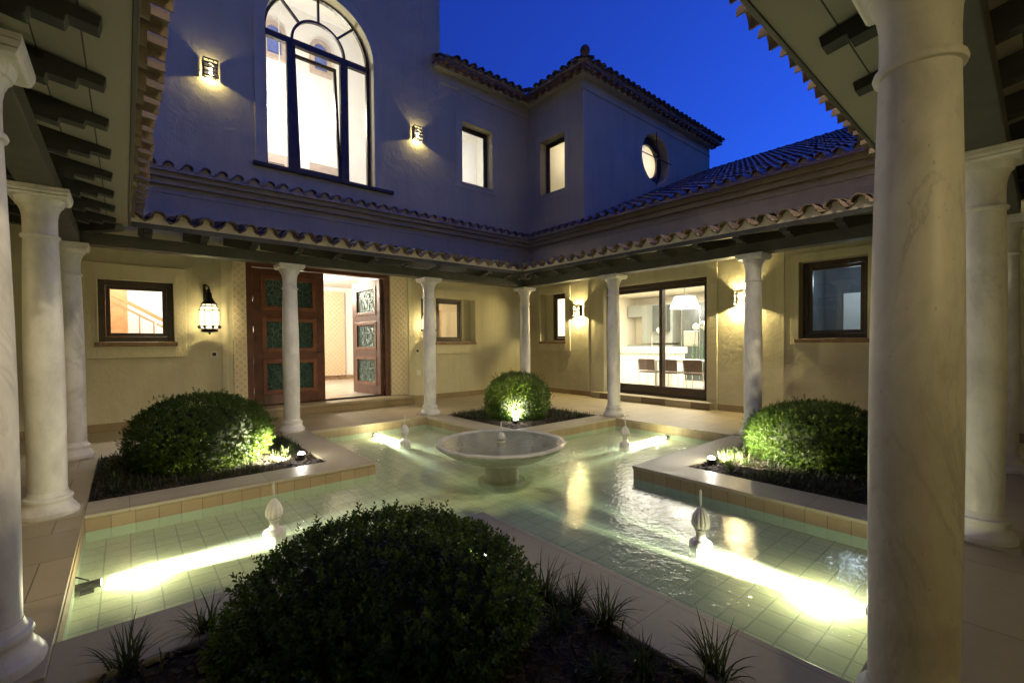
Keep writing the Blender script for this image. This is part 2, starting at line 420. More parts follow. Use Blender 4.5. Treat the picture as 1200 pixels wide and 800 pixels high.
# ------------------------------------------------------------------ columns
def column_thing(loc, label):
    c = thing('column', label, 'column', loc, 0, 'marble columns of the gallery')
    pl = MB().box((-.2, -.2, -.01), (.2, .2, .012)); pl.build('plinth', 'coping_stone', c, bevel=.004, local=True)
    b = [(.188, .012), (.192, .03), (.188, .05), (.178, .058), (.172, .075), (.163, .085), (.15, .105), (.146, .125), (.15, .135), (.155, .15), (.15, .166), (.135, .172), (.128, .185), (.122, .21)]
    MB().lathe(b, n=48).build('base', 'marble', c, smooth=True, local=True)
    sh = []
    for i in range(25):
        t = i/24; r = .119+(.124-.119)*math.sin(min(1, t/.45)*PI/2) if t < .45 else .124-(.124-.105)*((t-.45)/.55)**1.5
        sh.append((r, .205+t*(2.285-.205)))
    MB().lathe(sh, n=48).build('shaft', 'marble', c, smooth=True, local=True)
    cp = [(.106, 2.28), (.118, 2.283), (.122, 2.295), (.118, 2.308), (.107, 2.312), (.105, 2.32), (.104, 2.40), (.106, 2.46), (.113, 2.5), (.125, 2.53), (.13, 2.545), (.139, 2.547), (.146, 2.562), (.152, 2.585), (.153, 2.6)]
    MB().lathe(cp, n=48).build('capital', 'marble', c, smooth=True, local=True)
    ab = MB()
    w0, w1, w2 = .168, .182, .19
    for (wa, za, wb, zb) in ((w0, 2.6, w1, 2.618), (w1, 2.622, w2, 2.648), (w2, 2.65, w2, 2.678)):
        ab.add([(x*wa, y*wa, za) for x, y in ((-1,-1),(1,-1),(1,1),(-1,1))]+[(x*wb, y*wb, zb) for x, y in ((-1,-1),(1,-1),(1,1),(-1,1))],
               [(0,3,2,1),(4,5,6,7),(0,1,5,4),(1,2,6,5),(2,3,7,6),(3,0,4,7)])
    ab.build('abacus', 'marble', c, bevel=.004, local=True)
    return c
sp = 2.5395
colpos = {(0,1): 'marble column at the left edge, in front of all the others on the left',
          (0,2): 'marble column at the left, second from the edge, beside the left pool end',
          (0,3): 'marble column at the left corner of the pool, beside the staircase window',
          (1,3): 'marble column standing in front of the closed carved door leaf',
          (2,3): 'marble column standing in front of a lit wall lantern',
          (3,3): 'marble column in the far corner, rising behind the lit round bush',
          (3,2): 'marble column standing in front of the glass sliding door',
          (3,1): 'marble column standing in front of a wall sconce, beside the right bush',
          (3,0): 'marble column partly cut off by the right edge, behind two others',
          (2,0): 'shaded marble column just behind the huge one at the right',
          (1,0): 'huge near marble column at the right, tinted yellow by lamplight'}
c0 = None
for (i, j), lab in colpos.items():
    p = (XL+i*(XR-XL)/3+(.025 if (i, j) == (0, 1) else 0), YN+j*(YF-YN)/3+(.1 if (i, j) == (0, 1) else 0), 0)
    if c0 is None: c0 = column_thing(p, lab)
    else: dup(c0, p, 0, lab)

# ------------------------------------------------------------------ barrel tiles
def tile_field(mb, ncol, nrow, place, keep=lambda u, w: True, pitch=.257, expo=.33, rr=.078, seg=7, seed=1, lip=.0):
    """place(u, w, h) -> point: u along the eave, w up the slope, h above the roof plane"""
    g = random.Random(seed)
    L = expo*1.2; th = .013
    def piece(uc, w0, up, row):
        ra, rb = rr*1.06, rr*.9
        jit = g.uniform(-.012, .012); w0 += g.uniform(-.012, .012); dh = g.uniform(-.004, .004)
        vs = []
        for (w, r, hh) in ((w0, ra, .02), (w0+L, rb, -.012)):
            for rad in (r, r-th):
                for k in range(seg+1):
                    a = PI*k/seg
                    if up: u, h = uc+jit+rad*math.cos(a), hh+.055+rad*math.sin(a)*1.0+dh
                    else:
                        u, h = uc+jit+rad*1.05*math.cos(a), hh+.075-rad*math.sin(a)*.95+dh
                    vs.append(place(u, w, h))
        n = seg+1; fs = []
        for k in range(seg):
            fs.append((k, k+1, 2*n+k+1, 2*n+k)); fs.append((n+k, 3*n+k, 3*n+k+1, n+k+1))
            fs.append((k, n+k, n+k+1, k+1)); fs.append((2*n+k, 2*n+k+1, 3*n+k+1, 3*n+k))
        fs.append((0, 2*n, 3*n, n)); fs.append((seg, n+seg, 3*n+seg, 2*n+seg))
        mb.add(vs, fs)
    for r in range(nrow):
        for c in range(ncol):
            u = (c+.5)*pitch; w = r*expo
            if keep(u, w): piece(u, w+(.085 if r == 0 else .03), False, r)
            if keep(u+pitch/2, w): piece(u+pitch/2, w, True, r)
def scallop(mb, ncol, place, zlow, pitch=.257, rr=.078, thick=.03, keep=lambda u: True, n=16):
    """mortar fill under the tiles; place(u, d, h) with d depth"""
    for c in range(ncol):
        if not keep((c+.5)*pitch): continue
        prev = None
        for k in range(n+1):
            u = c*pitch+pitch*k/n
            du = (u-(c+.5)*pitch)
            x = abs(du)/(pitch/2)
            h = .0+.125*(0.5-0.5*math.cos(PI*x))**.8-.005
            cur = (u, h)
            if prev:
                mb.add([place(prev[0], 0, zlow), place(cur[0], 0, zlow), place(cur[0], 0, cur[1]), place(prev[0], 0, prev[1]),
                        place(prev[0], thick, zlow), place(cur[0], thick, zlow), place(cur[0], thick, cur[1]), place(prev[0], thick, prev[1])],
                       [(0,1,2,3), (7,6,5,4), (3,2,6,7), (0,4,5,1)])
            prev = cur

# ------------------------------------------------------------------ gallery roofs (four alike, built in their own frame)
LEN = XR-XL
def zb(s): return 2.91+.2*(.55-s)          # top of the boards
def arcade(label):
    a = thing('gallery_roof', label, 'gallery roof', (XL, YN, 0), 0, 'tiled gallery roofs around the courtyard')
    MB().box((-.1, -.11, 2.6785), (LEN-.112, .11, 2.835)).build('beam', 'beam_paint', a, bevel=.006, local=True)
    MB().prism([(s, s, zb(s)-.03) for s in (.565,)]+[(LEN-.565, .565, zb(.565)-.03), (LEN+2.06, -2.06, zb(-2.06)-.03), (-2.06, -2.06, zb(-2.06)-.03)], (0, 0, .03)).build('ceiling_board', 'boards', a, local=True)
    n = 13
    for k in range(n):
        u = .15+k*(LEN-.3)/(n-1); tip = min(.46, u-.02 if u < 1 else 9, LEN-u-.02 if LEN-u < 1 else 9)
        def zt(s): return zb(s)-.0315
        st = tip-.46
        prof = [(-2.05, zt(-2.05)), (tip, zt(tip)), (tip-.012, zt(tip)-.055), (.345+st, zt(.345+st)-.062), (.335+st, zt(.335+st)-.098), (.225+st, zt(.225+st)-.105), (.215+st, zt(.2+st)-.145), (-2.05, zt(-2.05)-.15)]
        MB().prism([(u-.048, s, z) for s, z in prof], (.096, 0, 0)).build('rafter', 'rafter_paint', a, local=True, bevel=.004)
    # diagonal rafter at the corner
    mb = MB(); d = Vector((1, 1, 0)).normalized(); w = Vector((1, -1, 0)).normalized()*.06
    def q(t, z): return Vector((t, t, z))
    pr = [q(-2.0, zb(-2.0)-.032), q(.5, zb(.5)-.032), q(.48, zb(.5)-.1), q(.2, zb(.2)-.17), q(-2.0, zb(-2.0)-.2)]
    mb.prism([p-w for p in pr], w*2); mb.build('valley_rafter', 'beam_paint', a, local=True)
    MB().prism([(.565, .566, 2.868), (LEN-.565, .566, 2.868), (LEN-.59, .591, 2.868), (.59, .591, 2.868)], (0, 0, .062)).build('fascia', 'beam_paint', a, bevel=.003, local=True)
    # scalloped mortar above the fascia
    mb = MB(); nc = 25; u0 = .59+(LEN-1.18-nc*.257)/2
    scallop(mb, nc, lambda u, dd, h: (u0+u, .585-dd, 2.953+h), -.0225)
    mb.build('mortar', 'mortar', a, local=True)
    mb = MB(); cs = math.cos(math.atan(.2)); sn = math.sin(math.atan(.2)); nc2 = 43; ua = u0-.257*9
    def place(u, w, h): return (ua+u, .715-w*cs-h*-sn*0, 2.922+w*sn+h)
    tile_field(mb, nc2, 8, place, keep=lambda u, w: (.70-w*cs)-.12 < ua+u < LEN-(.70-w*cs)+.12, seed=3)
    mb.build('roof_tiles', 'terracotta', a, local=True, smooth=True)
    return a
ar = arcade('tiled gallery roof overhead at the right, resting on the huge near column')
dup(ar, (XL, YF, 0), R(-90), 'tiled gallery roof overhead at the left, above the left row of columns')
dup(ar, (XR, YF, 0), R(180), 'tiled gallery roof in front of the carved double door')
dup(ar, (XR, YN, 0), R(90), 'tiled gallery roof in front of the glass sliding door')

# ------------------------------------------------------------------ the villa
V = thing('villa', 'cream plastered villa with arched window and tiled roofs around the pool', 'house', (WX1, WY1, 0))
class Fr:                                  # wall frame: u along the wall, z up, d into the wall
    def __init__(s, axis, c, sgn): s.axis, s.c, s.sgn = axis, c, sgn
    def __call__(s, u, z, d=0):
        return (u, s.c+s.sgn*d, z) if s.axis == 'Y' else (s.c+s.sgn*d, u, z)
FD = Fr('Y', WY1, 1); FRt = Fr('X', WX1, 1); FT = Fr('Y', 7.86, 1)
FL = Fr('X', WX0, -1); FN = Fr('Y', WY0, -1)
def fbox(mb, F, u0, u1, z0, z1, d0, d1): return mb.box(F(u0, z0, d0), F(u1, z1, d1))
def wall(F, u0, u1, z0, z1, holes, mat='plaster', th=.35, name='wall', parent=None, back='room_white'):
    """holes: (u0,u1,z0,z1[,kind]) kind: None | 'arch' | 'round' (arch: z1 = springing)"""
    us = sorted({u0, u1, *[h[0] for h in holes], *[h[1] for h in holes]})
    def top(h): return h[3]+(h[1]-h[0])/2 if len(h) > 4 and h[4] == 'arch' else h[3]
    zs = sorted({z0, z1, *[h[2] for h in holes], *[top(h) for h in holes]})
    mb = MB(); bk = MB()
    for i in range(len(us)-1):
        for j in range(len(zs)-1):
            um, zm = (us[i]+us[i+1])/2, (zs[j]+zs[j+1])/2
            if any(h[0] < um < h[1] and h[2] < zm < top(h) for h in holes): continue
            mb.quad(F(us[i], zs[j]), F(us[i+1], zs[j]), F(us[i+1], zs[j+1]), F(us[i], zs[j+1]))
            bk.quad(F(us[i], zs[j], th), F(us[i+1], zs[j], th), F(us[i+1], zs[j+1], th), F(us[i], zs[j+1], th))
    mb.quad(F(u0, z1), F(u1, z1), F(u1, z1, th), F(u0, z1, th))
    for h in holes:
        k = h[4] if len(h) > 4 else None
        a, b, c, d = h[:4]
        if k is None: pts = [(a, c), (b, c), (b, d), (a, d)]
        elif k == 'arch':
            r = (b-a)/2; m = (a+b)/2; N = 28
            arc = [(m+r*math.cos(PI*t/N), d+r*math.sin(PI*t/N)) for t in range(N+1)]
            pts = [(a, c), (b, c)]+arc
            for p, q in zip(arc, arc[1:]):
                for dd, tgt in ((0, mb), (th, bk)): tgt.quad(F(p[0], p[1], dd), F(q[0], q[1], dd), F(q[0], d+r, dd), F(p[0], d+r, dd))
        else:
            r = (b-a)/2; m = (a+b)/2; zc = (c+d)/2; N = 40
            pts = [(m+r*math.cos(2*PI*t/N), zc+r*math.sin(2*PI*t/N)) for t in range(N)]
            for p, q in zip(pts, pts[1:]+pts[:1]):
                e = d if (p[1]+q[1])/2 > zc else c
                for dd, tgt in ((0, mb), (th, bk)): tgt.quad(F(p[0], p[1], dd), F(q[0], q[1], dd), F(q[0], e, dd), F(p[0], e, dd))
        for p, q in zip(pts, pts[1:]+pts[:1]):
            mb.quad(F(p[0], p[1]), F(q[0], q[1]), F(q[0], q[1], th), F(p[0], p[1], th))
    par = parent or V
    bk.build('inner_wall', back, par)
    return mb.build(name, mat, par)

# openings
W1 = (-.33, .66, 1.47, 2.5); DOOR = (1.79, 4.75, 0.19, 3.01); W2 = (5.98, 7.2, 1.45, 2.56)
WA = (2.2, 4.42, 4.97, 7.72, 'arch'); WB = (6.84, 7.86, 5.66, 7.24)
W3 = (8.52, 9.49, 1.45, 2.78); SL = (4.545, 7.2, .15, 2.76); W4 = (1.87, 2.86, 1.44, 2.8)
WC = (8.52, 9.48, 5.62, 7.14); WD = (11.85, 13.35, 6.3, 7.8, 'round')
wall(FD, WX0, WX1, 0, 4.6, [W1, DOOR, W2])
wall(FD, WX0, 6.2, 4.6, 11.6, [WA]); wall(FD, 6.2, WX1, 4.6, 8.55, [WB])
wall(FRt, 7.86, WY1, 0, 8.55, [W3, WC])
wall(FRt, WY0, 7.86, 0, 4.42, [SL, W4])
wall(FT, WX1+.0, 16.05, 4.3, 8.55, [WD], th=.5)
wall(FL, WY0, WY1, 0, 3.6, []); wall(FN, WX0, WX1, 0, 7.8, [])
# backs and sides of the tall wing and the tower
MB().quad((6.2, 10, 8.55), (6.2, 15, 8.55), (6.2, 15, 11.6), (6.2, 10, 11.6)).build('wall', 'plaster', V)
MB().quad((16.05, 7.86, 4.3), (16.05, 13, 4.3), (16.05, 13, 8.55), (16.05, 7.86, 8.55)).build('wall', 'plaster', V)

# skirting along the gallery walls
for F, a, b in ((FD, WX0, 1.55), (FD, 5.16, WX1-.02), (FRt, 7.5, WY1-.02), (FRt, WY0, 4.32), (FL, WY0, WY1), (FN, WX0, WX1)):
    fbox(MB(), F, a, b, 0.0, .13, -.018, .02).build('skirting', 'skirting_stone', V, bevel=.003)

# raised plaster bands
def ring(F, o, i, proud=.034, mat='trim_plaster', name='plaster_band'):
    mb = MB()
    for a, b, c, d in ((o[0], i[0], o[2], o[3]), (i[1], o[1], o[2], o[3]), (i[0], i[1], o[2], i[2]), (i[0], i[1], i[3], o[3])):
        if b-a > 1e-4 and d-c > 1e-4: fbox(mb, F, a, b, c, d, -proud, .02)
    return mb.build(name, mat, V, bevel=.004)
ring(FD, (-.95, .84, 1.2, 2.76), (-.36, .69, 1.44, 2.53))
ring(FD, (-.36, .69, 1.44, 2.53), (-.33, .66, 1.47, 2.5), .04)
ring(FD, (5.75, 7.38, 1.14, 2.78), (5.98, 7.2, 1.45, 2.56))
ring(FRt, (8.34, 9.64, 1.18, 2.95), (8.52, 9.49, 1.45, 2.78))
ring(FRt, (1.72, 2.99, 1.34, 2.95), (1.87, 2.86, 1.44, 2.8), .03)
ring(FRt, (4.33, 7.5, 0.0, 3.2), (4.545, 7.2, 0.0, 2.76), .03)
ring(FD, (6.65, 8.03, 5.5, 7.43), (6.84, 7.86, 5.66, 7.24), .018)
ring(FRt, (8.36, 9.64, 5.44, 7.3), (8.52, 9.48, 5.62, 7.14), .018)
# pilaster strips
for F, a, b in ((FD, 1.38, 1.48), (FD, 5.22, 5.3), (FRt, 7.7, 7.76), (FRt, 3.1, 3.25)):
    fbox(MB(), F, a, b, .132, 3.3, -.014, .02).build('pilaster_strip', 'trim_plaster', V)
for a, b in ((1.56, 1.785), (4.755, 5.15)):
    fbox(MB(), FD, a, b, 0, 3.3, -.03, .03).build('carved_surround', 'carved_stone', V, bevel=.004)
# upper arched window surround
def arch_band(F, h, w, proud, mat, z0):
    r = (h[1]-h[0])/2; m = (h[0]+h[1])/2; d = h[3]; N = 32; mb = MB()
    inn = [(h[1], z0)]+[(m+r*math.cos(PI*t/N), d+r*math.sin(PI*t/N)) for t in range(N+1)]+[(h[0], z0)]
    out = [(h[1]+w, z0)]+[(m+(r+w)*math.cos(PI*t/N), d+(r+w)*math.sin(PI*t/N)) for t in range(N+1)]+[(h[0]-w, z0)]
    for i in range(len(inn)-1):
        a, b, c, e = inn[i], inn[i+1], out[i+1], out[i]
        mb.add([F(*a, -proud), F(*b, -proud), F(*c, -proud), F(*e, -proud), F(*a, .01), F(*b, .01), F(*c, .01), F(*e, .01)], [(0,1,2,3), (3,2,6,7), (0,4,5,1)])
    return mb.build('window_surround', mat, V)
arch_band(FD, WA, .2, .03, 'trim_plaster', 4.97)
fbox(MB(), FD, 1.95, 4.86, 4.9, 4.968, -.09, .05).build('window_ledge', 'frame_wood', V, bevel=.006)
# string lines on the walls
sl = MB()
fbox(sl, FD, WX0, WX1-.03, 4.06, 4.1, -.02, .01); fbox(sl, FRt, WY0, WY1-.03, 4.06, 4.1, -.02, .01)
fbox(sl, FD, 6.22, WX1-.03, 8.0, 8.05, -.025, .01); fbox(sl, FRt, 7.88, WY1-.03, 8.0, 8.05, -.025, .01); fbox(sl, FT, WX1+.02, 16.05, 8.0, 8.05, -.025, .01)
fbox(sl, FD, WX0, WX1-.03, 4.2, 4.36, -.1, .01); fbox(sl, FRt, WY0, WY1-.1, 4.2, 4.36, -.1, .01)
fbox(sl, FD, WX0, WX1-.2, 4.3, 4.40, -.2, -.1); fbox(sl, FRt, WY0, WY1-.2, 4.3, 4.40, -.2, -.1)
sl.build('cornice', 'plaster', V, bevel=.004)

# windows
def window(F, h, depth=.16, fw=.075, sash=.055, split=(), sill=None, mat='frame_wood', gl='glass', off=(0, 0)):
    a, b, c, d = h[:4]; mb = MB()
    def rect(a, b, c, d, w, d0, d1):
        fbox(mb, F, a, a+w, c, d, d0, d1); fbox(mb, F, b-w, b, c, d, d0, d1)
        fbox(mb, F, a+w, b-w, c, c+w, d0, d1); fbox(mb, F, a+w, b-w, d-w, d, d0, d1)
    rect(a, b, c, d, fw, depth, depth+.07)
    e = fw+.002
    rect(a+e, b-e, c+e, d-e, sash, depth+.015, depth+.06)
    for u in split: fbox(mb, F, u-.03, u+.03, c+e+sash, d-e-sash, depth+.016, depth+.059)
    w = mb.build('window', mat, V, bevel=.005)
    k = e+sash
    fbox(MB(), F, a+k-.01, b-k+.01, c+k-.01, d-k+.01, depth+.034, depth+.041).build('pane', gl, w)
    if sill: fbox(MB(), F, a-sill[0], b+sill[1], c-.075, c-.003, -sill[2], depth+.02).build('sill', sill[3], w, bevel=.008)
    return w
window(FD, W1, .06, .09, .06, sill=(.05, .05, .07, 'terracotta_sill'))
window(FD, (5.98, 6.92, 1.45, 2.56), .2, .07, .05, sill=(.03, .3, .06, 'terracotta_sill'))
fbox(MB(), FD, 6.921, 7.2, 1.45, 2.56, .2, .34).build('window_reveal', 'plaster', V)
window(FRt, (8.52, 9.19, 1.45, 2.78), .2, .08, .06, sill=(.03, .35, .05, 'terracotta_sill'))
fbox(MB(), FRt, 9.191, 9.49, 1.45, 2.78, .2, .34).build('window_reveal', 'plaster', V)
window(FRt, W4, .2, .085, .06, sill=(.08, .06, .07, 'terracotta_sill'), gl='glass')
window(FD, WB, .24, .06, .05, sill=(.02, .02, .03, 'plaster'))
wc = window(FRt, WC, .24, .06, .05, sill=(.02, .02, .03, 'plaster'))
# arched window
def arched_window():
    a, b, c, d = WA[:4]; m = (a+b)/2; r = (b-a)/2; D = .22; mb = MB()
    fbox(mb, FD, a, a+.07, c, d-.085, D, D+.08); fbox(mb, FD, b-.07, b, c, d-.085, D, D+.08)
    fbox(mb, FD, a+.07, b-.07, c, c+.1, D, D+.08)
    fbox(mb, FD, a, b, d-.085, d+.045, D-.01, D+.09)                   # transom
    for u in (2.74, 3.84): fbox(mb, FD, u-.085, u+.085, c+.1, d-.085, D, D+.085)
    def arcbar(r0, r1, d0, d1, t0=0, t1=PI):
        N = 30; pts = [t0+(t1-t0)*k/N for k in range(N+1)]
        for p, q in zip(pts, pts[1:]):
            P = [(m+rr*math.cos(x), d+.045+rr*math.sin(x)) for x in (p, q) for rr in (r0, r1)]
            mb.add([FD(*P[0], d0), FD(*P[1], d0), FD(*P[3], d0), FD(*P[2], d0), FD(*P[0], d1), FD(*P[1], d1), FD(*P[3], d1), FD(*P[2], d1)],
                   [(0,1,2,3), (4,7,6,5), (0,4,5,1), (2,3,7,6), (0,2,6,4)] if False else [(0,1,2,3), (7,6,5,4), (1,5,6,2), (4,0,3,7)])
    arcbar(r-.07, r+.02, D, D+.08); arcbar(.52, .57, D+.005, D+.07)
    for ang in (45, 90, 135):
        x = R(ang); ca, sa = math.cos(x), math.sin(x); w = .022
        P = [(m+t*ca-s*w*sa, d+.045+t*sa+s*w*ca) for t in (.56, r-.06) for s in (-1, 1)]
        q = [FD(*P[0], D+.01), FD(*P[2], D+.01), FD(*P[3], D+.01), FD(*P[1], D+.01)]
        mb.prism(q, (0, .055, 0))
    w = mb.build('window', 'frame_wood', V)
    g = MB()
    fbox(g, FD, a+.06, 2.66, c+.09, d-.08, D+.035, D+.041); fbox(g, FD, 3.92, b-.06, c+.09, d-.08, D+.035, D+.041)
    N = 24; pts = [FD(m+(r-.04)*math.cos(PI*k/N), d+.04+(r-.04)*math.sin(PI*k/N), D+.035) for k in range(N+1)]
    g.prism(pts, (0, .006, 0))
    g.build('pane', 'glass', w)
    # middle sash tilted in at its top
    sm = MB(); gm = MB(); ang = R(5.5); s0, s1, z0, z1 = 2.835, 3.755, c+.105, d-.09
    def Tt(u, z, dd): return (u, 10+D+.01+dd*math.cos(ang)+(z-z0)*math.sin(ang), z0+(z-z0)*math.cos(ang)-dd*math.sin(ang))
    def tb(mbx, u0, u1, za, zb_, d0, d1):
        mbx.add([Tt(u0,za,d0),Tt(u1,za,d0),Tt(u1,zb_,d0),Tt(u0,zb_,d0),Tt(u0,za,d1),Tt(u1,za,d1),Tt(u1,zb_,d1),Tt(u0,zb_,d1)], [(0,1,2,3),(7,6,5,4),(0,4,5,1),(1,5,6,2),(2,6,7,3),(3,7,4,0)])
    tb(sm, s0, s0+.06, z0, z1, 0, .06); tb(sm, s1-.06, s1, z0, z1, 0, .06); tb(sm, s0+.06, s1-.06, z0, z0+.06, 0, .06); tb(sm, s0+.06, s1-.06, z1-.06, z1, 0, .06)
    tb(gm, s0+.05, s1-.05, z0+.05, z1-.05, .027, .033)
    sm.build('tilting_sash', 'frame_wood', w); gm.build('sash_pane', 'glass', w)
arched_window()
# round tower window with an iron cross in front
def round_window():
    m, zc, r = 12.6, 7.05, .75; mb = MB(); N = 40; D = .28
    for k in range(N):
        t0, t1 = 2*PI*k/N, 2*PI*(k+1)/N
        P = [(m+rr*math.cos(x), zc+rr*math.sin(x)) for x in (t0, t1) for rr in (r-.24, r+.01)]
        mb.add([FT(*P[0], D), FT(*P[1], D), FT(*P[3], D), FT(*P[2], D), FT(*P[0], D+.07), FT(*P[1], D+.07), FT(*P[3], D+.07), FT(*P[2], D+.07)], [(0,1,2,3), (7,6,5,4), (1,5,6,2), (4,0,3,7)])
    w = mb.build('round_window', 'frame_wood', V)
    MB().prism([FT(m+(r-.23)*math.cos(2*PI*k/N), zc+(r-.23)*math.sin(2*PI*k/N), D+.03) for k in range(N)], (0, .006, 0)).build('pane', 'glass', w)
    g = MB(); g.tube([FT(m, zc-r-.06, -.02), FT(m, zc+r+.06, -.02)], .014); g.tube([FT(m-r-.06, zc, -.045), FT(m+r+.06, zc, -.045)], .014)
    g.build('window_bars', 'iron', w)
round_window()

# front door: step, frame, closed leaf, open leaf
fbox(MB(), FD, 1.62, 5.16, 0.0, .13, -.42, -.03).build('door_step', 'skirting_stone', V, bevel=.006)
fbox(MB(), FD, 1.6, 5.18, .13, .19, -.44, .36).build('door_step', 'paving', V, bevel=.01)
mb = MB(); fbox(mb, FD, 1.79, 1.9, .19, 3.01, .02, .2); fbox(mb, FD, 4.64, 4.75, .19, 3.01, .02, .2); fbox(mb, FD, 1.9, 4.64, 2.93, 3.01, .02, .2)
mb.build('door_frame', 'mahogany_dark', V, bevel=.006)
def leaf_door(org, ang, wid, label):
    d = bpy.data.objects.new('door', None)
    # hinge frame: x along the leaf, y thickness
    mat = Matrix.Translation(Vector(org)) @ Matrix.Rotation(ang, 4, 'Z')
    def bx(mb, x0, x1, y0, y1, z0, z1):
        vs = [mat @ Vector(p) for p in ((x0,y0,z0),(x1,y0,z0),(x1,y1,z0),(x0,y1,z0),(x0,y0,z1),(x1,y0,z1),(x1,y1,z1),(x0,y1,z1))]
        mb.add(vs, [(0,3,2,1),(4,5,6,7),(0,1,5,4),(1,2,6,5),(2,3,7,6),(3,0,4,7)])
    H0, H1 = .2, 2.92; st = .17; mb = MB(); th = .09
    bx(mb, 0, st, 0, th, H0, H1); bx(mb, wid-st, wid, 0, th, H0, H1)
    zs = [H0, H0+.22]; ph = (H1-H0-.22-.14-2*.16)/3
    rails = [(H0, H0+.22)]; panels = []; z = H0+.22
    for k in range(3):
        panels.append((z, z+ph)); z += ph
        rails.append((z, z+(.16 if k < 2 else H1-z))); z += .16
    for a, b in rails: bx(mb, st, wid-st, 0, th, a, b)
    door = mb.build('door', 'mahogany_dark', V, bevel=.006); door['label'] = label
    for a, b in panels:
        fr = MB(); w = .075
        for y0, y1 in ((-.012, .045),(.047, th+.012)):
            bx(fr, st, st+w, y0, y1, a, b); bx(fr, wid-st-w, wid-st, y0, y1, a, b); bx(fr, st+w, wid-st-w, y0, y1, a, a+w); bx(fr, st+w, wid-st-w, y0, y1, b-w, b)
        fr.build('panel_moulding', 'mahogany', door, bevel=.006)
        pn = MB(); bx(pn, st+w, wid-st-w, .02, th-.02, a+w, b-w); pn.build('carved_panel', 'verdigris', door)
        # raised carved rosettes and a border
        rz = MB(); cxp, czp = wid/2, (a+b)/2
        for (ex, ez) in ((0, 0), (-.26, .0), (.26, 0), (-.13, .14), (.13, .14), (-.13, -.14), (.13, -.14)):
            for yy in (.012, th-.024): bx(rz, cxp+ex-.05, cxp+ex+.05, yy, yy+.012, czp+ez-.045, czp+ez+.045)
        rz.build('carved_relief', 'verdigris', door, bevel=.01)
    hd = MB()
    hd.tube([mat @ Vector((wid-.08, -.0, 1.25)), mat @ Vector((wid-.08, -.06, 1.25)), mat @ Vector((wid-.2, -.06, 1.24))], .012)
    hd.build('handle', 'iron', door, smooth=True)
    hg = MB()
    for zz in (.5, 1.1, 1.7, 2.3, 2.75): hg.add(*(lambda m: (m.v, m.f))(MB().lathe([(.016, -.06), (.016, .06)], tuple((mat @ Vector((0, -.012, zz)))), 10)))
    hg.build('hinge', 'chrome', door)
leaf_door((1.9, 10.06, 0), 0, 1.37, 'closed dark carved door leaf')
leaf_door((4.63, 10.1, 0), R(95), 1.37, 'open carved door leaf swung into the hall')

# sliding door
def slider():
    a, b, c, d = SL; mb = MB()
    D = .12
    fbox(mb, FRt, a, a+.05, c, d, D, D+.17); fbox(mb, FRt, b-.07, b, c, d, D, D+.17); fbox(mb, FRt, a+.05, b-.07, d-.09, d, D, D+.17); fbox(mb, FRt, a+.05, b-.07, c, c+.03, D, D+.17)
    w = mb.build('sliding_door', 'frame_wood', V, bevel=.005)
    for (u0, u1, dd) in ((a+.05, 5.75, .02), (5.66, b-.07, .09)):
        s = MB(); z0, z1 = c+.032, d-.092
        fbox(s, FRt, u0, u0+.085, z0, z1, D+dd, D+dd+.055); fbox(s, FRt, u1-.085, u1, z0, z1, D+dd, D+dd+.055)
        fbox(s, FRt, u0+.085, u1-.085, z0, z0+.2, D+dd, D+dd+.055); fbox(s, FRt, u0+.085, u1-.085, z1-.085, z1, D+dd, D+dd+.055)
        s.build('door_panel', 'frame_wood', w, bevel=.004)
        fbox(MB(), FRt, u0+.08, u1-.08, z0+.195, z1-.08, D+dd+.025, D+dd+.031).build('pane', 'glass', w)
    h = MB(); fbox(h, FRt, 7.02, 7.045, 1.05, 1.25, D+.06, D+.09); h.build('handle', 'chrome', w)
slider()
fbox(MB(), FRt, 4.4, 7.48, 0.0, .148, -.2, .3).build('door_step', 'paving', V, bevel=.01)
fbox(MB(), FRt, 5.1, 5.75, 2.84, 2.96, -.034, -.029).build('air_grille', 'trim_plaster', V)

# ------------------------------------------------------------------ roofs of the villa
def roof_strip(org, U, Wd, slope, ncol, nrow, mat='roof_tile_dark', keep=lambda u, w: True, seed=5, name='roof_tiles', mort=True):
    org, U, Wd = Vector(org), Vector(U), Vector(Wd); cs, sn = math.cos(math.atan(slope)), math.sin(math.atan(slope))
    mb = MB()
    def place(u, w, h): p = org+U*u+Wd*(w*cs); return (p.x, p.y, p.z+w*sn+h)
    tile_field(mb, ncol, nrow, place, keep, seed=seed); o = mb.build(name, mat, V, smooth=True)
    if mort:
        mb = MB()
        def pl2(u, dd, h): p = org+U*u+Wd*(.09+dd); return (p.x, p.y, p.z+.03+h)
        scallop(mb, ncol, pl2, -.02, keep=lambda u: keep(u, 0)); mb.build('mortar', 'mortar', V)
    return o
# string course of tiles under the arched window
n1 = int((8.85+2.6)/.257)
roof_strip((8.85-n1*.257, 9.62, 4.37), (1, 0, 0), (0, 1, 0), .3, n1, 1, seed=11)
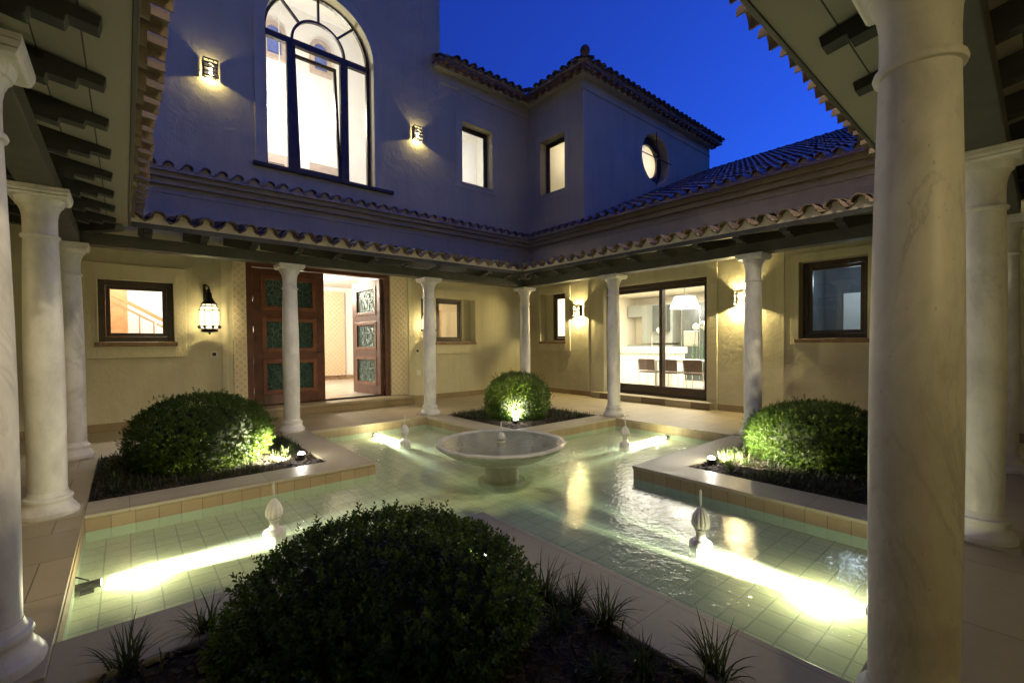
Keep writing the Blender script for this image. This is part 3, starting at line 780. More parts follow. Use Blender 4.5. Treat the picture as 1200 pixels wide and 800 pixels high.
# main roof over the dining wing: eave at X=8.82 up to the ridge at X=16
n2 = 46
sl2 = .426
roof_strip((8.82, 9.65-n2*.257, 4.37), (0, 1, 0), (1, 0, 0), sl2, n2, 24, keep=lambda u, w: (9.65-n2*.257+u < 7.83 or w < .33), seed=12)
MB().prism([(8.84, WY0, 4.36), (8.84, 7.85, 4.36), (16.0, 7.85, 4.36+sl2*7.16), (16.0, WY0, 4.36+sl2*7.16)], (0, 0, .05)).build('roof_deck', 'roof_tile_dark', V)
MB().prism([(16.0, WY0, 4.3+sl2*7.16), (16.0, 7.85, 4.3+sl2*7.16), (22, 7.85, 4.4), (22, WY0, 4.4)], (0, 0, .05)).build('roof_deck', 'roof_tile_dark', V)
rg = MB(); rg.tube([(16.0, WY0, 7.45), (16.0, 7.85, 7.45)], .1, 10); rg.build('ridge_tiles', 'roof_tile_dark', V, smooth=True)
# upper eaves: over the two-storey wall and the tower
EZ = 8.44
nb = int((8.78-5.98)/.257)
roof_strip((8.78-nb*.257, 9.58, EZ), (1, 0, 0), (0, 1, 0), .4, nb, 6, seed=13, mat='terracotta')
ncc = int((9.58-7.44)/.257)
roof_strip((8.78, 7.46, EZ), (0, 1, 0), (1, 0, 0), .4, ncc, 7, keep=lambda u, w: w < u+.15, seed=14, mat='terracotta')
nd = int((16.3-8.78)/.257)
roof_strip((8.8, 7.44, EZ), (1, 0, 0), (0, 1, 0), .4, nd, 8, keep=lambda u, w: w < u+.15, seed=15, mat='terracotta')
# soffits of those eaves, stepped plaster and dark boards
so = MB()
so.box((5.97, 9.66, 8.37), (8.86, 10.0, 8.43)); so.box((8.86, 7.52, 8.37), (9.2, 10.0, 8.43)); so.box((9.2, 7.52, 8.37), (16.3, 7.86, 8.43))
so.build('eave_soffit', 'terracotta_sill', V)
co = MB()
co.box((5.99, 9.82, 8.28), (9.02, 10.0, 8.37)); co.box((9.02, 7.68, 8.28), (9.2, 10.0, 8.37)); co.box((9.2, 7.68, 8.28), (16.2, 7.86, 8.37))
co.build('eave_cornice', 'plaster', V, bevel=.01)
# dentil tiles beneath the eave
def dentil(a, b): MB().box(a, b).build('dentil', 'terracotta_sill', V)
k = 6.0
while k < 8.8: dentil((k, 9.68, 8.3), (k+.1, 9.82, 8.368)); k += .26
k = 7.55
while k < 9.6: dentil((8.88, k, 8.3), (9.02, k+.1, 8.368)); k += .26
k = 9.0
while k < 16.2: dentil((k, 7.54, 8.3), (k+.1, 7.68, 8.368)); k += .26
# roof decks (hips) of the upper wing and the tower
dk = MB()
dk.quad((8.8, 7.46, EZ+.03), (16.3, 7.46, EZ+.03), (13.8, 9.96, EZ+1.03), (11.3, 9.96, EZ+1.03)); dk.quad((8.8, 7.46, EZ+.03), (11.3, 9.96, EZ+1.03), (11.3, 12.4, EZ+1.03), (8.8, 12.4, EZ+.03))
dk.quad((16.3, 7.46, EZ+.03), (16.3, 12.4, EZ+.03), (13.8, 12.4, EZ+1.03), (13.8, 9.96, EZ+1.03)); dk.quad((5.98, 9.6, EZ+.03), (8.8, 9.6, EZ+.03), (8.8, 12.1, EZ+1.03), (5.98, 12.1, EZ+1.03))
dk.build('roof_deck', 'roof_tile_dark', V)
hp = MB(); hp.tube([(8.75, 7.41, EZ+.1), (9.8, 8.46, EZ+.54), (11.3, 9.96, EZ+1.14)], .1, 10)
hp.lathe([(.11, 0), (.125, .05), (.11, .11), (.07, .16), (.02, .19)], (8.8, 7.46, EZ+.12), 14)
hp.build('hip_tiles', 'terracotta', V, smooth=True)

# ------------------------------------------------------------------ rooms behind the windows
def room(x0, x1, y0, y1, z0, z1, open_side, mat='room_white', floor='room_floor'):
    mb = MB(); f = MB()
    P = lambda a, b, c: (a, b, c)
    if open_side != 'x0': mb.quad((x0,y0,z0),(x0,y1,z0),(x0,y1,z1),(x0,y0,z1))
    mb.quad((x1,y0,z0),(x1,y1,z0),(x1,y1,z1),(x1,y0,z1))
    if open_side != 'y0': mb.quad((x0,y0,z0),(x1,y0,z0),(x1,y0,z1),(x0,y0,z1))
    mb.quad((x0,y1,z0),(x1,y1,z0),(x1,y1,z1),(x0,y1,z1)); mb.quad((x0,y0,z1),(x1,y0,z1),(x1,y1,z1),(x0,y1,z1))
    f.quad((x0,y0,z0),(x1,y0,z0),(x1,y1,z0),(x0,y1,z0))
    mb.build('room_walls', mat, V); f.build('room_floor', floor, V)
room(-2.3, 1.55, 10.351, 13.2, .19, 4.0, 'y0')                    # stair room
room(1.62, 6.3, 10.351, 15.8, .19, 3.35, 'y0')      # hall
MB().box((5.4, 10.351, .19), (5.44, 13.45, 3.35)).build('partition', 'room_white', V); MB().box((5.44, 13.42, .19), (6.3, 13.45, 3.35)).build('partition', 'room_white', V)
room(5.5, 9.0, 10.351, 13.4, .19, 3.3, 'y0', 'room_cream')        # room behind the second window
room(1.0, 6.0, 10.351, 14.0, 4.4, 11.0, 'y0')                     # upper room
room(6.4, 9.15, 10.351, 12.5, 4.6, 8.3, 'y0')                     # upper landing
room(9.551, 12.5, 8.4, 9.9, 4.6, 8.2, 'x0', 'room_cream')
room(11.2, 14.0, 8.361+.02, 10.4, 5.2, 8.2, 'y0', 'room_cream')
room(9.551, 14.6, 3.4, 9.95, .15, 3.0, 'x0', 'room_cream')         # kitchen
room(9.551, 11.6, 8.3, 9.95, .15, 3.0, 'x0') if False else None
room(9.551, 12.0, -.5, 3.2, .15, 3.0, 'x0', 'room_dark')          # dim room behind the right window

# ---- stair room
st = thing('staircase', 'wooden banister staircase seen through the small left window', 'staircase', (0, 11.6, .19))
mb = MB(); zz = lambda x: 2.62-.62*(x+.5)
for y in (11.5,):
    mb.prism([(-1.2, y, zz(-1.2)), (1.3, y, zz(1.3)), (1.3, y, zz(1.3)-.07), (-1.2, y, zz(-1.2)-.07)], (0, .07, 0))
    mb.prism([(-1.2, y, zz(-1.2)-.15), (1.3, y, zz(1.3)-.15), (1.3, y, zz(1.3)-.19), (-1.2, y, zz(-1.2)-.19)], (0, .05, 0))
mb.build('handrail', 'stair_wood', st)
mb = MB()
for k in range(11):
    x = -1.1+k*.22; mb.box((x-.012, 11.51, zz(x)-1.05), (x+.012, 11.535, zz(x)-.19))
mb.build('balusters', 'stair_wood', st)
mb = MB()
for k in range(10):
    x = -1.2+k*.26; z = zz(x)-1.1; mb.box((x, 11.55, z-.17), (x+.27, 12.5, z))
mb.build('steps', 'stair_wood', st)
wr = thing('wardrobe', 'tall panelled wooden wardrobe behind the banister', 'wardrobe', (-.6, 12.9, .19))
MB().box((-1.3, 12.6, .19), (.05, 13.15, 3.2)).build('body', 'stair_wood', wr, bevel=.01)
mb = MB()
for k in range(4): mb.box((-1.27+k*.33, 12.575, .3), (-1.27+k*.33+.29, 12.6, 3.1))
mb.build('door_panel', 'stair_wood', wr, bevel=.02)

# ---- hall: lattice screen wall, skirting
mb = MB(); mb.box((5.02, 15.7, .34), (5.78, 15.76, 3.2)); sc = mb.build('carved_screen', 'lattice_screen'); tag(sc, 'carved stone lattice screen standing in the lit hall', 'screen')
MB().box((1.62, 15.76, .19), (6.3, 15.8, .33)).build('skirting', 'terracotta_sill', V)
# ---- second window: picture easel-like mirror
mr = thing('mirror', 'leaning wood framed mirror behind the small window near the lantern', 'mirror', (6.9, 11.8, .19))
mb = MB()
for a, b in (((6.55, 11.8, 1.2), (6.6, 11.86, 2.7)), ((7.2, 11.8, 1.2), (7.25, 11.86, 2.4)), ((6.55, 11.8, 1.2), (7.25, 11.86, 1.26))): mb.box(a, b)
mb.build('frame', 'stair_wood', mr); MB().box((6.6, 11.83, 1.26), (7.2, 11.85, 2.4)).build('glass', 'chrome', mr)
# ---- upper room: niches and door heads on the back wall
def niche(x, z, w=.42, h=.62):
    mb = MB(); N = 16; r = w/2; o = .12
    inn = [(x+r, z)]+[(x+r*math.cos(PI*k/N), z+h+r*math.sin(PI*k/N)) for k in range(N+1)]+[(x-r, z)]
    out = [(x+r+o, z-o)]+[(x+(r+o)*math.cos(PI*k/N), z+h+(r+o)*math.sin(PI*k/N)) for k in range(N+1)]+[(x-r-o, z-o)]
    inn2 = inn+[inn[0]]; out2 = out+[out[0]]
    for i in range(len(inn2)-1):
        a, b, c, d = inn2[i], inn2[i+1], out2[i+1], out2[i]
        mb.add([(a[0], 13.9, a[1]), (b[0], 13.9, b[1]), (c[0], 13.9, c[1]), (d[0], 13.9, d[1]), (a[0], 13.99, a[1]), (b[0], 13.99, b[1]), (c[0], 13.99, c[1]), (d[0], 13.99, d[1])], [(0,1,2,3), (0,4,5,1), (3,2,6,7)])
    w_ = mb.build('niche_window', 'niche_stone', V)
    MB().prism([(p[0], 13.97, p[1]) for p in inn], (0, .01, 0)).build('niche_pane', 'niche_blue', w_)
simple('niche_blue', (.1, .14, .4), .3, .2, 6, 0)
niche(4.55, 9.45, .36, .6); niche(3.3, 9.45, .36, .6)
mb = MB()
for x0, x1 in ((2.95, 3.65), (4.2, 5.2)):
    mb.box((x0, 13.9, 6.45), (x1, 13.99, 6.7)); mb.box((x1-.15, 13.9, 4.4), (x1, 13.99, 6.45)); mb.box((x0, 13.9, 4.4), (x0+.12, 13.99, 6.45))
mb.build('inner_door_frame', 'niche_stone', V)
fan = thing('chandelier', 'small pale chandelier in the bright room behind the arched window', 'chandelier', (3.1, 12.6, 7.4))
mb = MB()
for k in range(6):
    a = k*PI/3; mb.tube([(3.1, 12.6, 7.35), (3.1+.25*math.cos(a), 12.6+.25*math.sin(a), 7.3), (3.1+.34*math.cos(a), 12.6+.34*math.sin(a), 7.42)], .012, 6)
mb.tube([(3.1, 12.6, 7.3), (3.1, 12.6, 11.0)], .01, 6); mb.build('arms', 'white_gloss', fan)

# ---- kitchen
isl = thing('kitchen_island', 'white kitchen island with pale stone worktop behind the sliding door', 'kitchen island', (12.2, 7.6, .15))
MB().box((11.9, 6.9, .15), (12.6, 8.9, 1.05)).build('body', 'white_gloss', isl, bevel=.01)
MB().box((11.85, 6.85, 1.055), (12.65, 8.95, 1.25)).build('worktop', 'room_floor', isl, bevel=.008)
MB().tube([(12.2, 7.75, 1.25), (12.2, 7.75, 1.55), (12.15, 7.7, 1.63), (12.05, 7.65, 1.6), (12.05, 7.65, 1.52)], .018).build('tap', 'chrome', isl, smooth=True)
cb = thing('kitchen_cabinet', 'grey wall of kitchen cabinets with a lit shelf niche', 'cabinet', (14.2, 8, .15))
mb = MB()
for a, b, z0, z1 in ((8.12, 9.3, 1.36, 2.7), (8.12, 9.9, .15, 1.3), (9.3, 9.9, 2.3, 2.7)): mb.box((14.0, a, z0), (14.55, b, z1))
mb.build('body', 'grey_cabinet', cb, bevel=.01)
mb = MB(); mb.box((13.8, 8.2, 1.75), (14.0, 8.75, 2.65)); mb.build('hood', 'dark_cabinet', cb)
oc = thing('oven_wall', 'tall dark glazed oven cabinet behind the dining table', 'cabinet', (14.2, 6, .15))
MB().box((13.9, 5.2, .15), (14.5, 7.72, 2.65)).build('body', 'dark_cabinet', oc, bevel=.01)
mb = MB()
for y in (6.05, 6.6, 7.1): mb.box((13.89, y, .2), (13.9, y+.02, 2.55))
mb.build('trim', 'chrome', oc)
MB().box((13.88, 7.15, 1.25), (13.9, 7.65, 1.75)).build('oven_door', 'chrome', oc, bevel=.01)
tb = thing('dining_table', 'long pale dining table laid for a meal behind the glass', 'table', (11.35, 5.8, .15))
MB().box((10.95, 4.4, .87), (11.8, 7.1, .92)).build('tabletop', 'white_gloss', tb, bevel=.006)
for x, y in ((11.05, 4.6), (11.7, 4.6), (11.05, 6.9), (11.7, 6.9)): MB().box((x-.03, y-.03, .15), (x+.03, y+.03, .868)).build('leg', 'white_gloss', tb)
def chair(loc, label):
    c = thing('dining_chair', label, 'chair', loc, 0, 'brown dining chairs along the table')
    MB().prism([(-.02, -.24, .8), (-.02, .24, .8), (.02, .24, .5), (.02, -.24, .5)], (.03, 0, 0)).build('backrest', 'brown_leather', c, bevel=.01, local=True)
    MB().box((.03, -.24, .43), (.48, .24, .47)).build('seat', 'brown_leather', c, bevel=.01, local=True)
    for y in (-.25, .25):
        MB().tube([(-.01, y, .78), (.0, y, .48), (.03, y, .44), (.48, y, .44)], .011, 6).build('frame', 'chrome', c, local=True)
        for x in (.05, .46): MB().tube([(x, y, .44), (x, y, 0)], .01, 6).build('leg', 'chrome', c, local=True)
    return c
ch = chair((10.62, 6.92, .15), 'brown dining chair furthest left behind the glass, partly behind the door stile')
dup(ch, (10.62, 6.28, .15), 0, 'brown dining chair just right of the door stile')
dup(ch, (10.62, 5.62, .15), 0, 'brown dining chair second from the right end of the table')
dup(ch, (10.62, 5.0, .15), 0, 'brown dining chair at the right edge of the glass')
pd = thing('pendant_lamp', 'white cone pendant lamp over the dining table', 'lamp', (11.3, 6.2, 2.25))
MB().lathe([(.38, 2.28), (.26, 2.6), (.25, 2.6), (.365, 2.28)], (11.3, 6.2, 0), 28, cap=False).build('lamp_shade', 'shade_glow', pd, smooth=True)
MB().tube([(11.3, 6.2, 2.6), (11.3, 6.2, 3.0)], .008, 6).build('cord', 'black_plastic', pd)
glass('vase_glass', (.85, .95, .88))
def vase(loc, h, nballs, label, first):
    v_ = thing('vase', label, 'vase', loc, 0, 'glass vases of flowers on the dining table')
    MB().lathe([(.05, 0), (.055, .02), (.05, h), (.046, h), (.046, .03), (.02, .025)], loc, 16, cap=False).build('glass_body', 'vase_glass', v_, smooth=True)
    mb = MB(); fl = MB()
    for k in range(nballs):
        a = 2*PI*k/max(1, nballs); e = Vector(loc)+Vector((.06*math.cos(a), .1*math.sin(a), h+.45+.05*(k % 2)))
        mb.tube([Vector(loc)+Vector((0, 0, .05)), Vector(loc)+Vector((0, 0, h)), e], .006, 5)
        for _ in range(40):
            d = Vector((rnd.gauss(0, 1), rnd.gauss(0, 1), rnd.gauss(0, 1))).normalized()
            q = d.orthogonal().normalized()*.03; w = d.cross(q)
            p = e+d*.075
            fl.add([p+q, p+w, p-q, p-w, p+d*.02], [(0, 1, 4), (1, 2, 4), (2, 3, 4), (3, 0, 4)])
    mb.build('stems', 'stem_green', v_); fl.build('flowers', 'orchid', v_)
vase((11.3, 5.92, .92), .42, 1, 'tall glass vase with one white flower ball, left of the pair', 1)
vase((11.3, 5.68, .92), .42, 2, 'tall glass vase with white flower balls at the right of the table', 0)
vase((11.3, 6.9, .92), .3, 2, 'glass vase of white flowers near the door stile', 0)
mb = MB()
for y in (4.8, 5.3, 5.9, 6.4, 6.8):
    mb.lathe([(.03, 0), (.004, .008), (.004, .08), (.035, .11), (.032, .18)], (11.15, y, .92), 12)
tag(mb.build('glasses', 'vase_glass'), 'drinking glasses set along the dining table', 'glasses', kind='stuff')
dl = MB()
for x, y in ((12.2, 8.0), (12.2, 7.2), (11.0, 7.6)): dl.lathe([(.05, -.006), (.05, -.002)], (x, y, 3.0), 12)
dl.build('downlight', 'downlight_glow', V)
# ---- dim right room: pale door
MB().box((11.9, 2.2, .15), (11.96, 2.85, 2.42)).build('inner_door', 'room_white', V, bevel=.01)

# ------------------------------------------------------------------ lamps on the walls
def sconce(loc, rz, label, power, emitw=1.0):
    s = thing('wall_sconce', label, 'wall lamp', loc, rz, 'grid fronted wall sconces')
    # local frame: wall at y=0, lamp toward -y
    w, h, dp = .112, .15, .12; b = .012
    mb = MB()
    for x in np.linspace(-w, w, 4): mb.box((x-b/1.5, -dp-.008, -h), (x+b/1.5, -dp, h))
    for z in np.linspace(-h, h, 5): mb.box((-w-.008, -dp-.009, z-b), (w+.008, -dp+.001, z+b))
    mb.box((-w-.008, -dp+.001, -h), (-w, -.02, h)); mb.box((w, -dp+.001, -h), (w+.008, -.02, h))
    mb.build('cage', 'iron', s, local=True)
    MB().box((-.1, -.016, -.14), (.1, -.0005, .14)).build('back_plate', 'iron', s, local=True)
    MB().lathe([(.02, -.1), (.028, -.06), (.028, -.0), (.012, .03)], (0, -.07, 0), 14).build('bulb', 'bulb', s, local=True, smooth=True)
    d = Vector((math.sin(rz), -math.cos(rz), 0))
    lamp('sconce_light', 'POINT', Vector(loc)+d*.075+Vector((0, 0, -.1)), power, WARM, .02)
    lamp('sconce_light', 'POINT', Vector(loc)+d*.075+Vector((0, 0, .05)), power*.25, WARM, .02)
    return s
sconce((1.28, 10.0, 6.44), 0, 'lit grid sconce left of the big arched window', 26)
sconce((5.5, 10.0, 6.5), 0, 'lit grid sconce right of the big arched window', 26)
sconce((9.2, 8.03, 2.24), R(-90), 'lit grid sconce on the wall left of the glass sliding door', 230)
sconce((9.2, 3.84, 2.24), R(-90), 'lit grid sconce half hidden by a column, right of the sliding door', 260)

def lantern(loc, label):
    l = thing('wall_lantern', label, 'lantern', loc, 0, 'moorish lanterns beside the front door')
    # local: wall at y=+.25, hanging centre at origin (middle of glass)
    mb = MB(); mb.box((-.06, .235, .1), (-.02, .249, .62)); mb.tube([(-.04, .24, .55), (-.04, .1, .6), (0, .0, .55), (0, 0, .5)], .012, 8); mb.tube([(-.04, .24, .2), (-.04, .12, .32), (-.03, .05, .5)], .01, 8)
    mb.build('bracket', 'iron', l, local=True, smooth=True)
    MB().lathe([(.012, .52), (.03, .5), (.022, .47), (.045, .44), (.05, .36), (.1, .27), (.13, .24), (.125, .235), (.03, .3)], n=20).build('cap', 'iron', l, local=True, smooth=True)
    MB().lathe([(.125, -.2), (.15, -.13), (.155, .0), (.15, .12), (.125, .2), (.1, .24)], n=28, cap=False).build('glass_body', 'lantern_glow', l, local=True, smooth=True)
    mb = MB()
    for k in range(8):
        a = 2*PI*k/8+.2; ca, sa = math.cos(a), math.sin(a)
        mb.tube([(.13*ca, .13*sa, -.2), (.157*ca, .157*sa, -.13), (.161*ca, .161*sa, 0), (.156*ca, .156*sa, .12), (.13*ca, .13*sa, .2), (.1*ca, .1*sa, .25)], .005, 6)
        mb.lathe([(.005, -.03), (.02, -.015), (.024, 0), (.02, .015), (.005, .03)], (.165*ca, .165*sa, -.17), 8)
    mb.build('ribs', 'iron', l, local=True)
    mb = MB()
    for z, r in ((.13, .158), (.2, .13), (-.155, .158)):
        n = 28; mb.tube([(r*math.cos(2*PI*k/n), r*math.sin(2*PI*k/n), z) for k in range(n+1)], .008, 6)
    mb.build('hoops', 'iron', l, local=True)
    MB().lathe([(.13, -.2), (.12, -.22), (.13, -.24), (.135, -.255), (.02, -.265), (.015, -.3)], n=24).build('tray', 'iron', l, local=True, smooth=True)
    MB().lathe([(.02, -.14), (.035, -.05), (.035, 0), (.02, .06)], n=14).build('bulb', 'bulb', l, local=True, smooth=True)
    lamp('lantern_light', 'POINT', Vector(loc)+Vector((0, 0, -.03)), 300, WARM, .04)
    return l
lantern((1.16, 9.75, 1.9), 'lit moorish lantern on the wall left of the carved door')
lantern((5.64, 9.75, 1.9), 'lit moorish lantern right of the door, half hidden by a column')
# switches
def sw(u, z, mat, name, lab, w=.05):
    o = MB(); fbox(o, FD, u-w, u+w, z-w, z+w, -.012, -.0005); o = o.build(name, 'switch_white' , bevel=.003)
    tag(o, lab, 'switch')
    if mat != 'switch_white':
        fbox(MB(), FD, u-w*.62, u+w*.62, z-w*.62, z+w*.62, -.016, -.0125).build('button', mat, o)
sw(1.25, 1.235, 'iron', 'switch_plate', 'small black switch on the wall below the left lantern')
sw(5.46, 1.227, 'iron', 'switch_plate', 'small black switch on the wall left of the lantern column')
sw(5.48, .69, 'switch_white', 'switch_plate', 'small white plate low on the wall beside the lantern column', .06)

# ------------------------------------------------------------------ fountain
fb = thing('fountain', 'round marble fountain bowl on a pedestal in the middle of the pool', 'fountain', (CX, CY, FZ))
c3 = (CX, CY, 0)
MB().lathe([(.27, FZ), (.27, WZ-.03), (.2, WZ-.02), (.195, 0.0), (.21, .02)], c3, 40).build('pedestal', 'bowl_marble', fb, smooth=True)
def lobes(k, n, z): return 1+.008*math.cos(2*PI*16*k/n)
MB().lathe([(.19, 0), (.32, .03), (.5, .095), (.65, .17), (.72, .215), (.742, .235), (.75, .25), (.745, .264), (.725, .27), (.69, .268), (.665, .255), (.655, .235), (.55, .17), (.35, .1), (.05, .08)], c3, 128, flute=lobes).build('bowl', 'bowl_marble', fb, smooth=True)
MB().quad(*[(CX+.672*math.cos(2*PI*k/64), CY+.672*math.sin(2*PI*k/64), .258) for k in range(64)]).build('bowl_water', 'bowl_water', fb)
def nozzle_prof(s): return [(.045*s, 0), (.05*s, .02*s), (.03*s, .035*s), (.028*s, .05*s)]
def acorn(mb, c, rb, hb):
    N = 48; prof = [(rb*.45, 0), (rb*.78, hb*.06), (rb*.96, hb*.18), (rb, hb*.3), (rb*.95, hb*.45), (rb*.83, hb*.6), (rb*.66, hb*.74), (rb*.46, hb*.87), (rb*.24, hb*.96), (rb*.1, hb)]
    mb.lathe(prof, c, 96, flute=lambda k, n, z: 1-.13*(1-abs(math.sin(PI*12*k/n)))**1.5 if .03 < (z/hb) < .97 else 1)
def jet(mb, c, h, r):
    path = []; tp = []
    for i in range(13):
        t = i/12; path.append((c[0]+rnd.uniform(-.0015, .0015), c[1]+rnd.uniform(-.0015, .0015), c[2]+h*t)); tp.append((.45+.9*t+.2*rnd.random()) if i < 11 else (.9 if i == 11 else .3))
    mb.tube(path, r, 10, tp)
mb = MB(); acorn(mb, (CX, CY, .27), .055, .1); mb.lathe([(.05, .2), (.055, .255), (.03, .272)], c3, 24); mb.build('nozzle', 'bowl_marble', fb, smooth=True)
mb = MB(); jet(mb, (CX, CY, .365), .13, .008); mb.build('water_jet', 'jet', fb, smooth=True)

def spout(loc, label):
    s = thing('fountain_spout', label, 'fountain spout', loc, 0, 'acorn shaped marble spouts in the pool arms')
    MB().lathe([(.085, 0), (.085, .055), (.083, .1), (.078, .115), (.066, .125), (.045, .132), (.035, .15), (.033, .185), (.042, .2), (.05, .207), (.042, .214)], n=36).build('base', 'marble', s, smooth=True, local=True)
    mb = MB(); acorn(mb, (0, 0, .212), .068, .165); mb.build('bulb', 'marble', s, smooth=True, local=True)
    mb = MB(); jet(mb, (0, 0, .37), .14, .008); mb.build('water_jet', 'jet', s, smooth=True, local=True)
    return s
s0 = spout((CX-2.4, CY, FZ), 'acorn shaped marble spout in the left pool arm, below the left bush')
dup(s0, (CX, CY-2.4, FZ), .4, 'acorn shaped marble spout in the right foreground, below the right planter')
dup(s0, (CX, CY+2.4, FZ), .9, 'acorn shaped marble spout in the far pool arm before the front door')
dup(s0, (CX+2.4, CY, FZ), 1.3, 'acorn shaped marble spout in the far pool arm before the sliding door')

def uw_lamp(loc, rz, label, power):
    l = thing('underwater_lamp', label, 'pool lamp', loc, rz, 'underwater lamps lighting the spouts')
    # local: points along +x
    MB().tube([(-.13, 0, .045), (-.1, 0, .045), (.0, 0, .045)], .026, 14).build('body', 'black_plastic', l, local=True, smooth=True)
    MB().tube([(-.004, 0, .045), (.004, 0, .045)], .03, 16).build('bezel', 'black_plastic', l, local=True)
    MB().tube([(.0045, 0, .045), (.008, 0, .045)], .023, 16).build('lens', 'lens_glow', l, local=True)
    MB().tube([(-.13, 0, .045), (-.16, .02, .08), (-.12, .05, .1), (-.06, .05, .06), (-.08, .03, .012)], .006, 6).build('cable', 'black_plastic', l, local=True, smooth=True)
    MB().box((-.1, -.03, -.005), (-.03, .03, .02)).build('foot', 'black_plastic', l, local=True, bevel=.004)
    d = Vector((math.cos(rz), math.sin(rz), 0)); p = Vector(loc)+d*.02+Vector((0, 0, .05))
    lamp('underwater_light', 'SPOT', p, power*7, (1, .95, .75), .02, target=p+d*2.2+Vector((0, 0, -.13)), spot=21, blend=1)
    lamp('underwater_light', 'SPOT', p, power*.12, (1, .92, .55), .02, target=p+d*2.2+Vector((0, 0, -1.9)), spot=90, blend=1)
    lamp('underwater_light', 'POINT', p+d*.22+Vector((0, 0, .025)), power*.028, (1, .93, .6), .03)
    return l
PW = 500
uw_lamp((CX-3.46, CY+.02, FZ), 0, 'black underwater lamp glowing at the left end of the pool', PW)
uw_lamp((CX, CY-3.42, FZ), R(90), 'underwater lamp behind the huge near column, lighting the right spout', PW*1.6)
uw_lamp((CX, CY+3.5, FZ), R(-90), 'underwater lamp below the front door edge of the pool', PW)
uw_lamp((CX+3.5, CY, FZ), R(180), 'underwater lamp below the sliding door edge of the pool', PW)

def garden_spot(loc, rz, label, power, tilt=.0, cone=84):
    g = thing('garden_spotlight', label, 'spotlight', loc, rz, 'small spotlights in the planting beds')
    MB().lathe([(.03, -.03), (.03, .01), (.045, .02), (.05, .07), (.048, .1), (.02, .098)], n=18).build('body', 'black_plastic', g, local=True, smooth=True)
    MB().lathe([(.044, .098), (.04, .115), (.026, .128), (.005, .134)], n=18).build('lens', 'spot_glow', g, local=True, smooth=True)
    d = Vector((math.cos(rz), math.sin(rz), tilt)).normalized(); p = Vector(loc)+Vector((0, 0, .15))+d*.03
    lamp('garden_light', 'SPOT', p, power, (1, .9, .6), .04, target=p+d, spot=cone, blend=.6)
    lamp('garden_light', 'POINT', Vector(loc)+Vector((0, 0, .17)), power*.008, WHITE, .03)
def aim(a, b): return math.atan2(b[1]-a[1], b[0]-a[0])
BUSH = {'left': (.68, 6.52, .71, .82), 'far': (5.63, 6.48, .6, .84), 'right': (6.13, 1.72, .72, .68), 'near': (.92, 2.0, .655, .52)}
SPOTS = {'left': (1.63, 5.95), 'far': (5.2, 6.02), 'right': (5.12, 2.48), 'near': (1.68, 2.3)}
slab = {'left': 'glowing garden spotlight beside the left bush', 'far': 'glowing garden spotlight in front of the far round bush',
        'right': 'black garden spotlight among lit grasses left of the right bush', 'near': 'garden spotlight hidden behind the big near bush'}
for k in BUSH: garden_spot((*SPOTS[k], -.05), aim(SPOTS[k], BUSH[k]), slab[k], {'near': 160, 'right': 750, 'left': 900, 'far': 1000}.get(k, 1500), *((.55, 124) if k == 'far' else (.0, 84)))

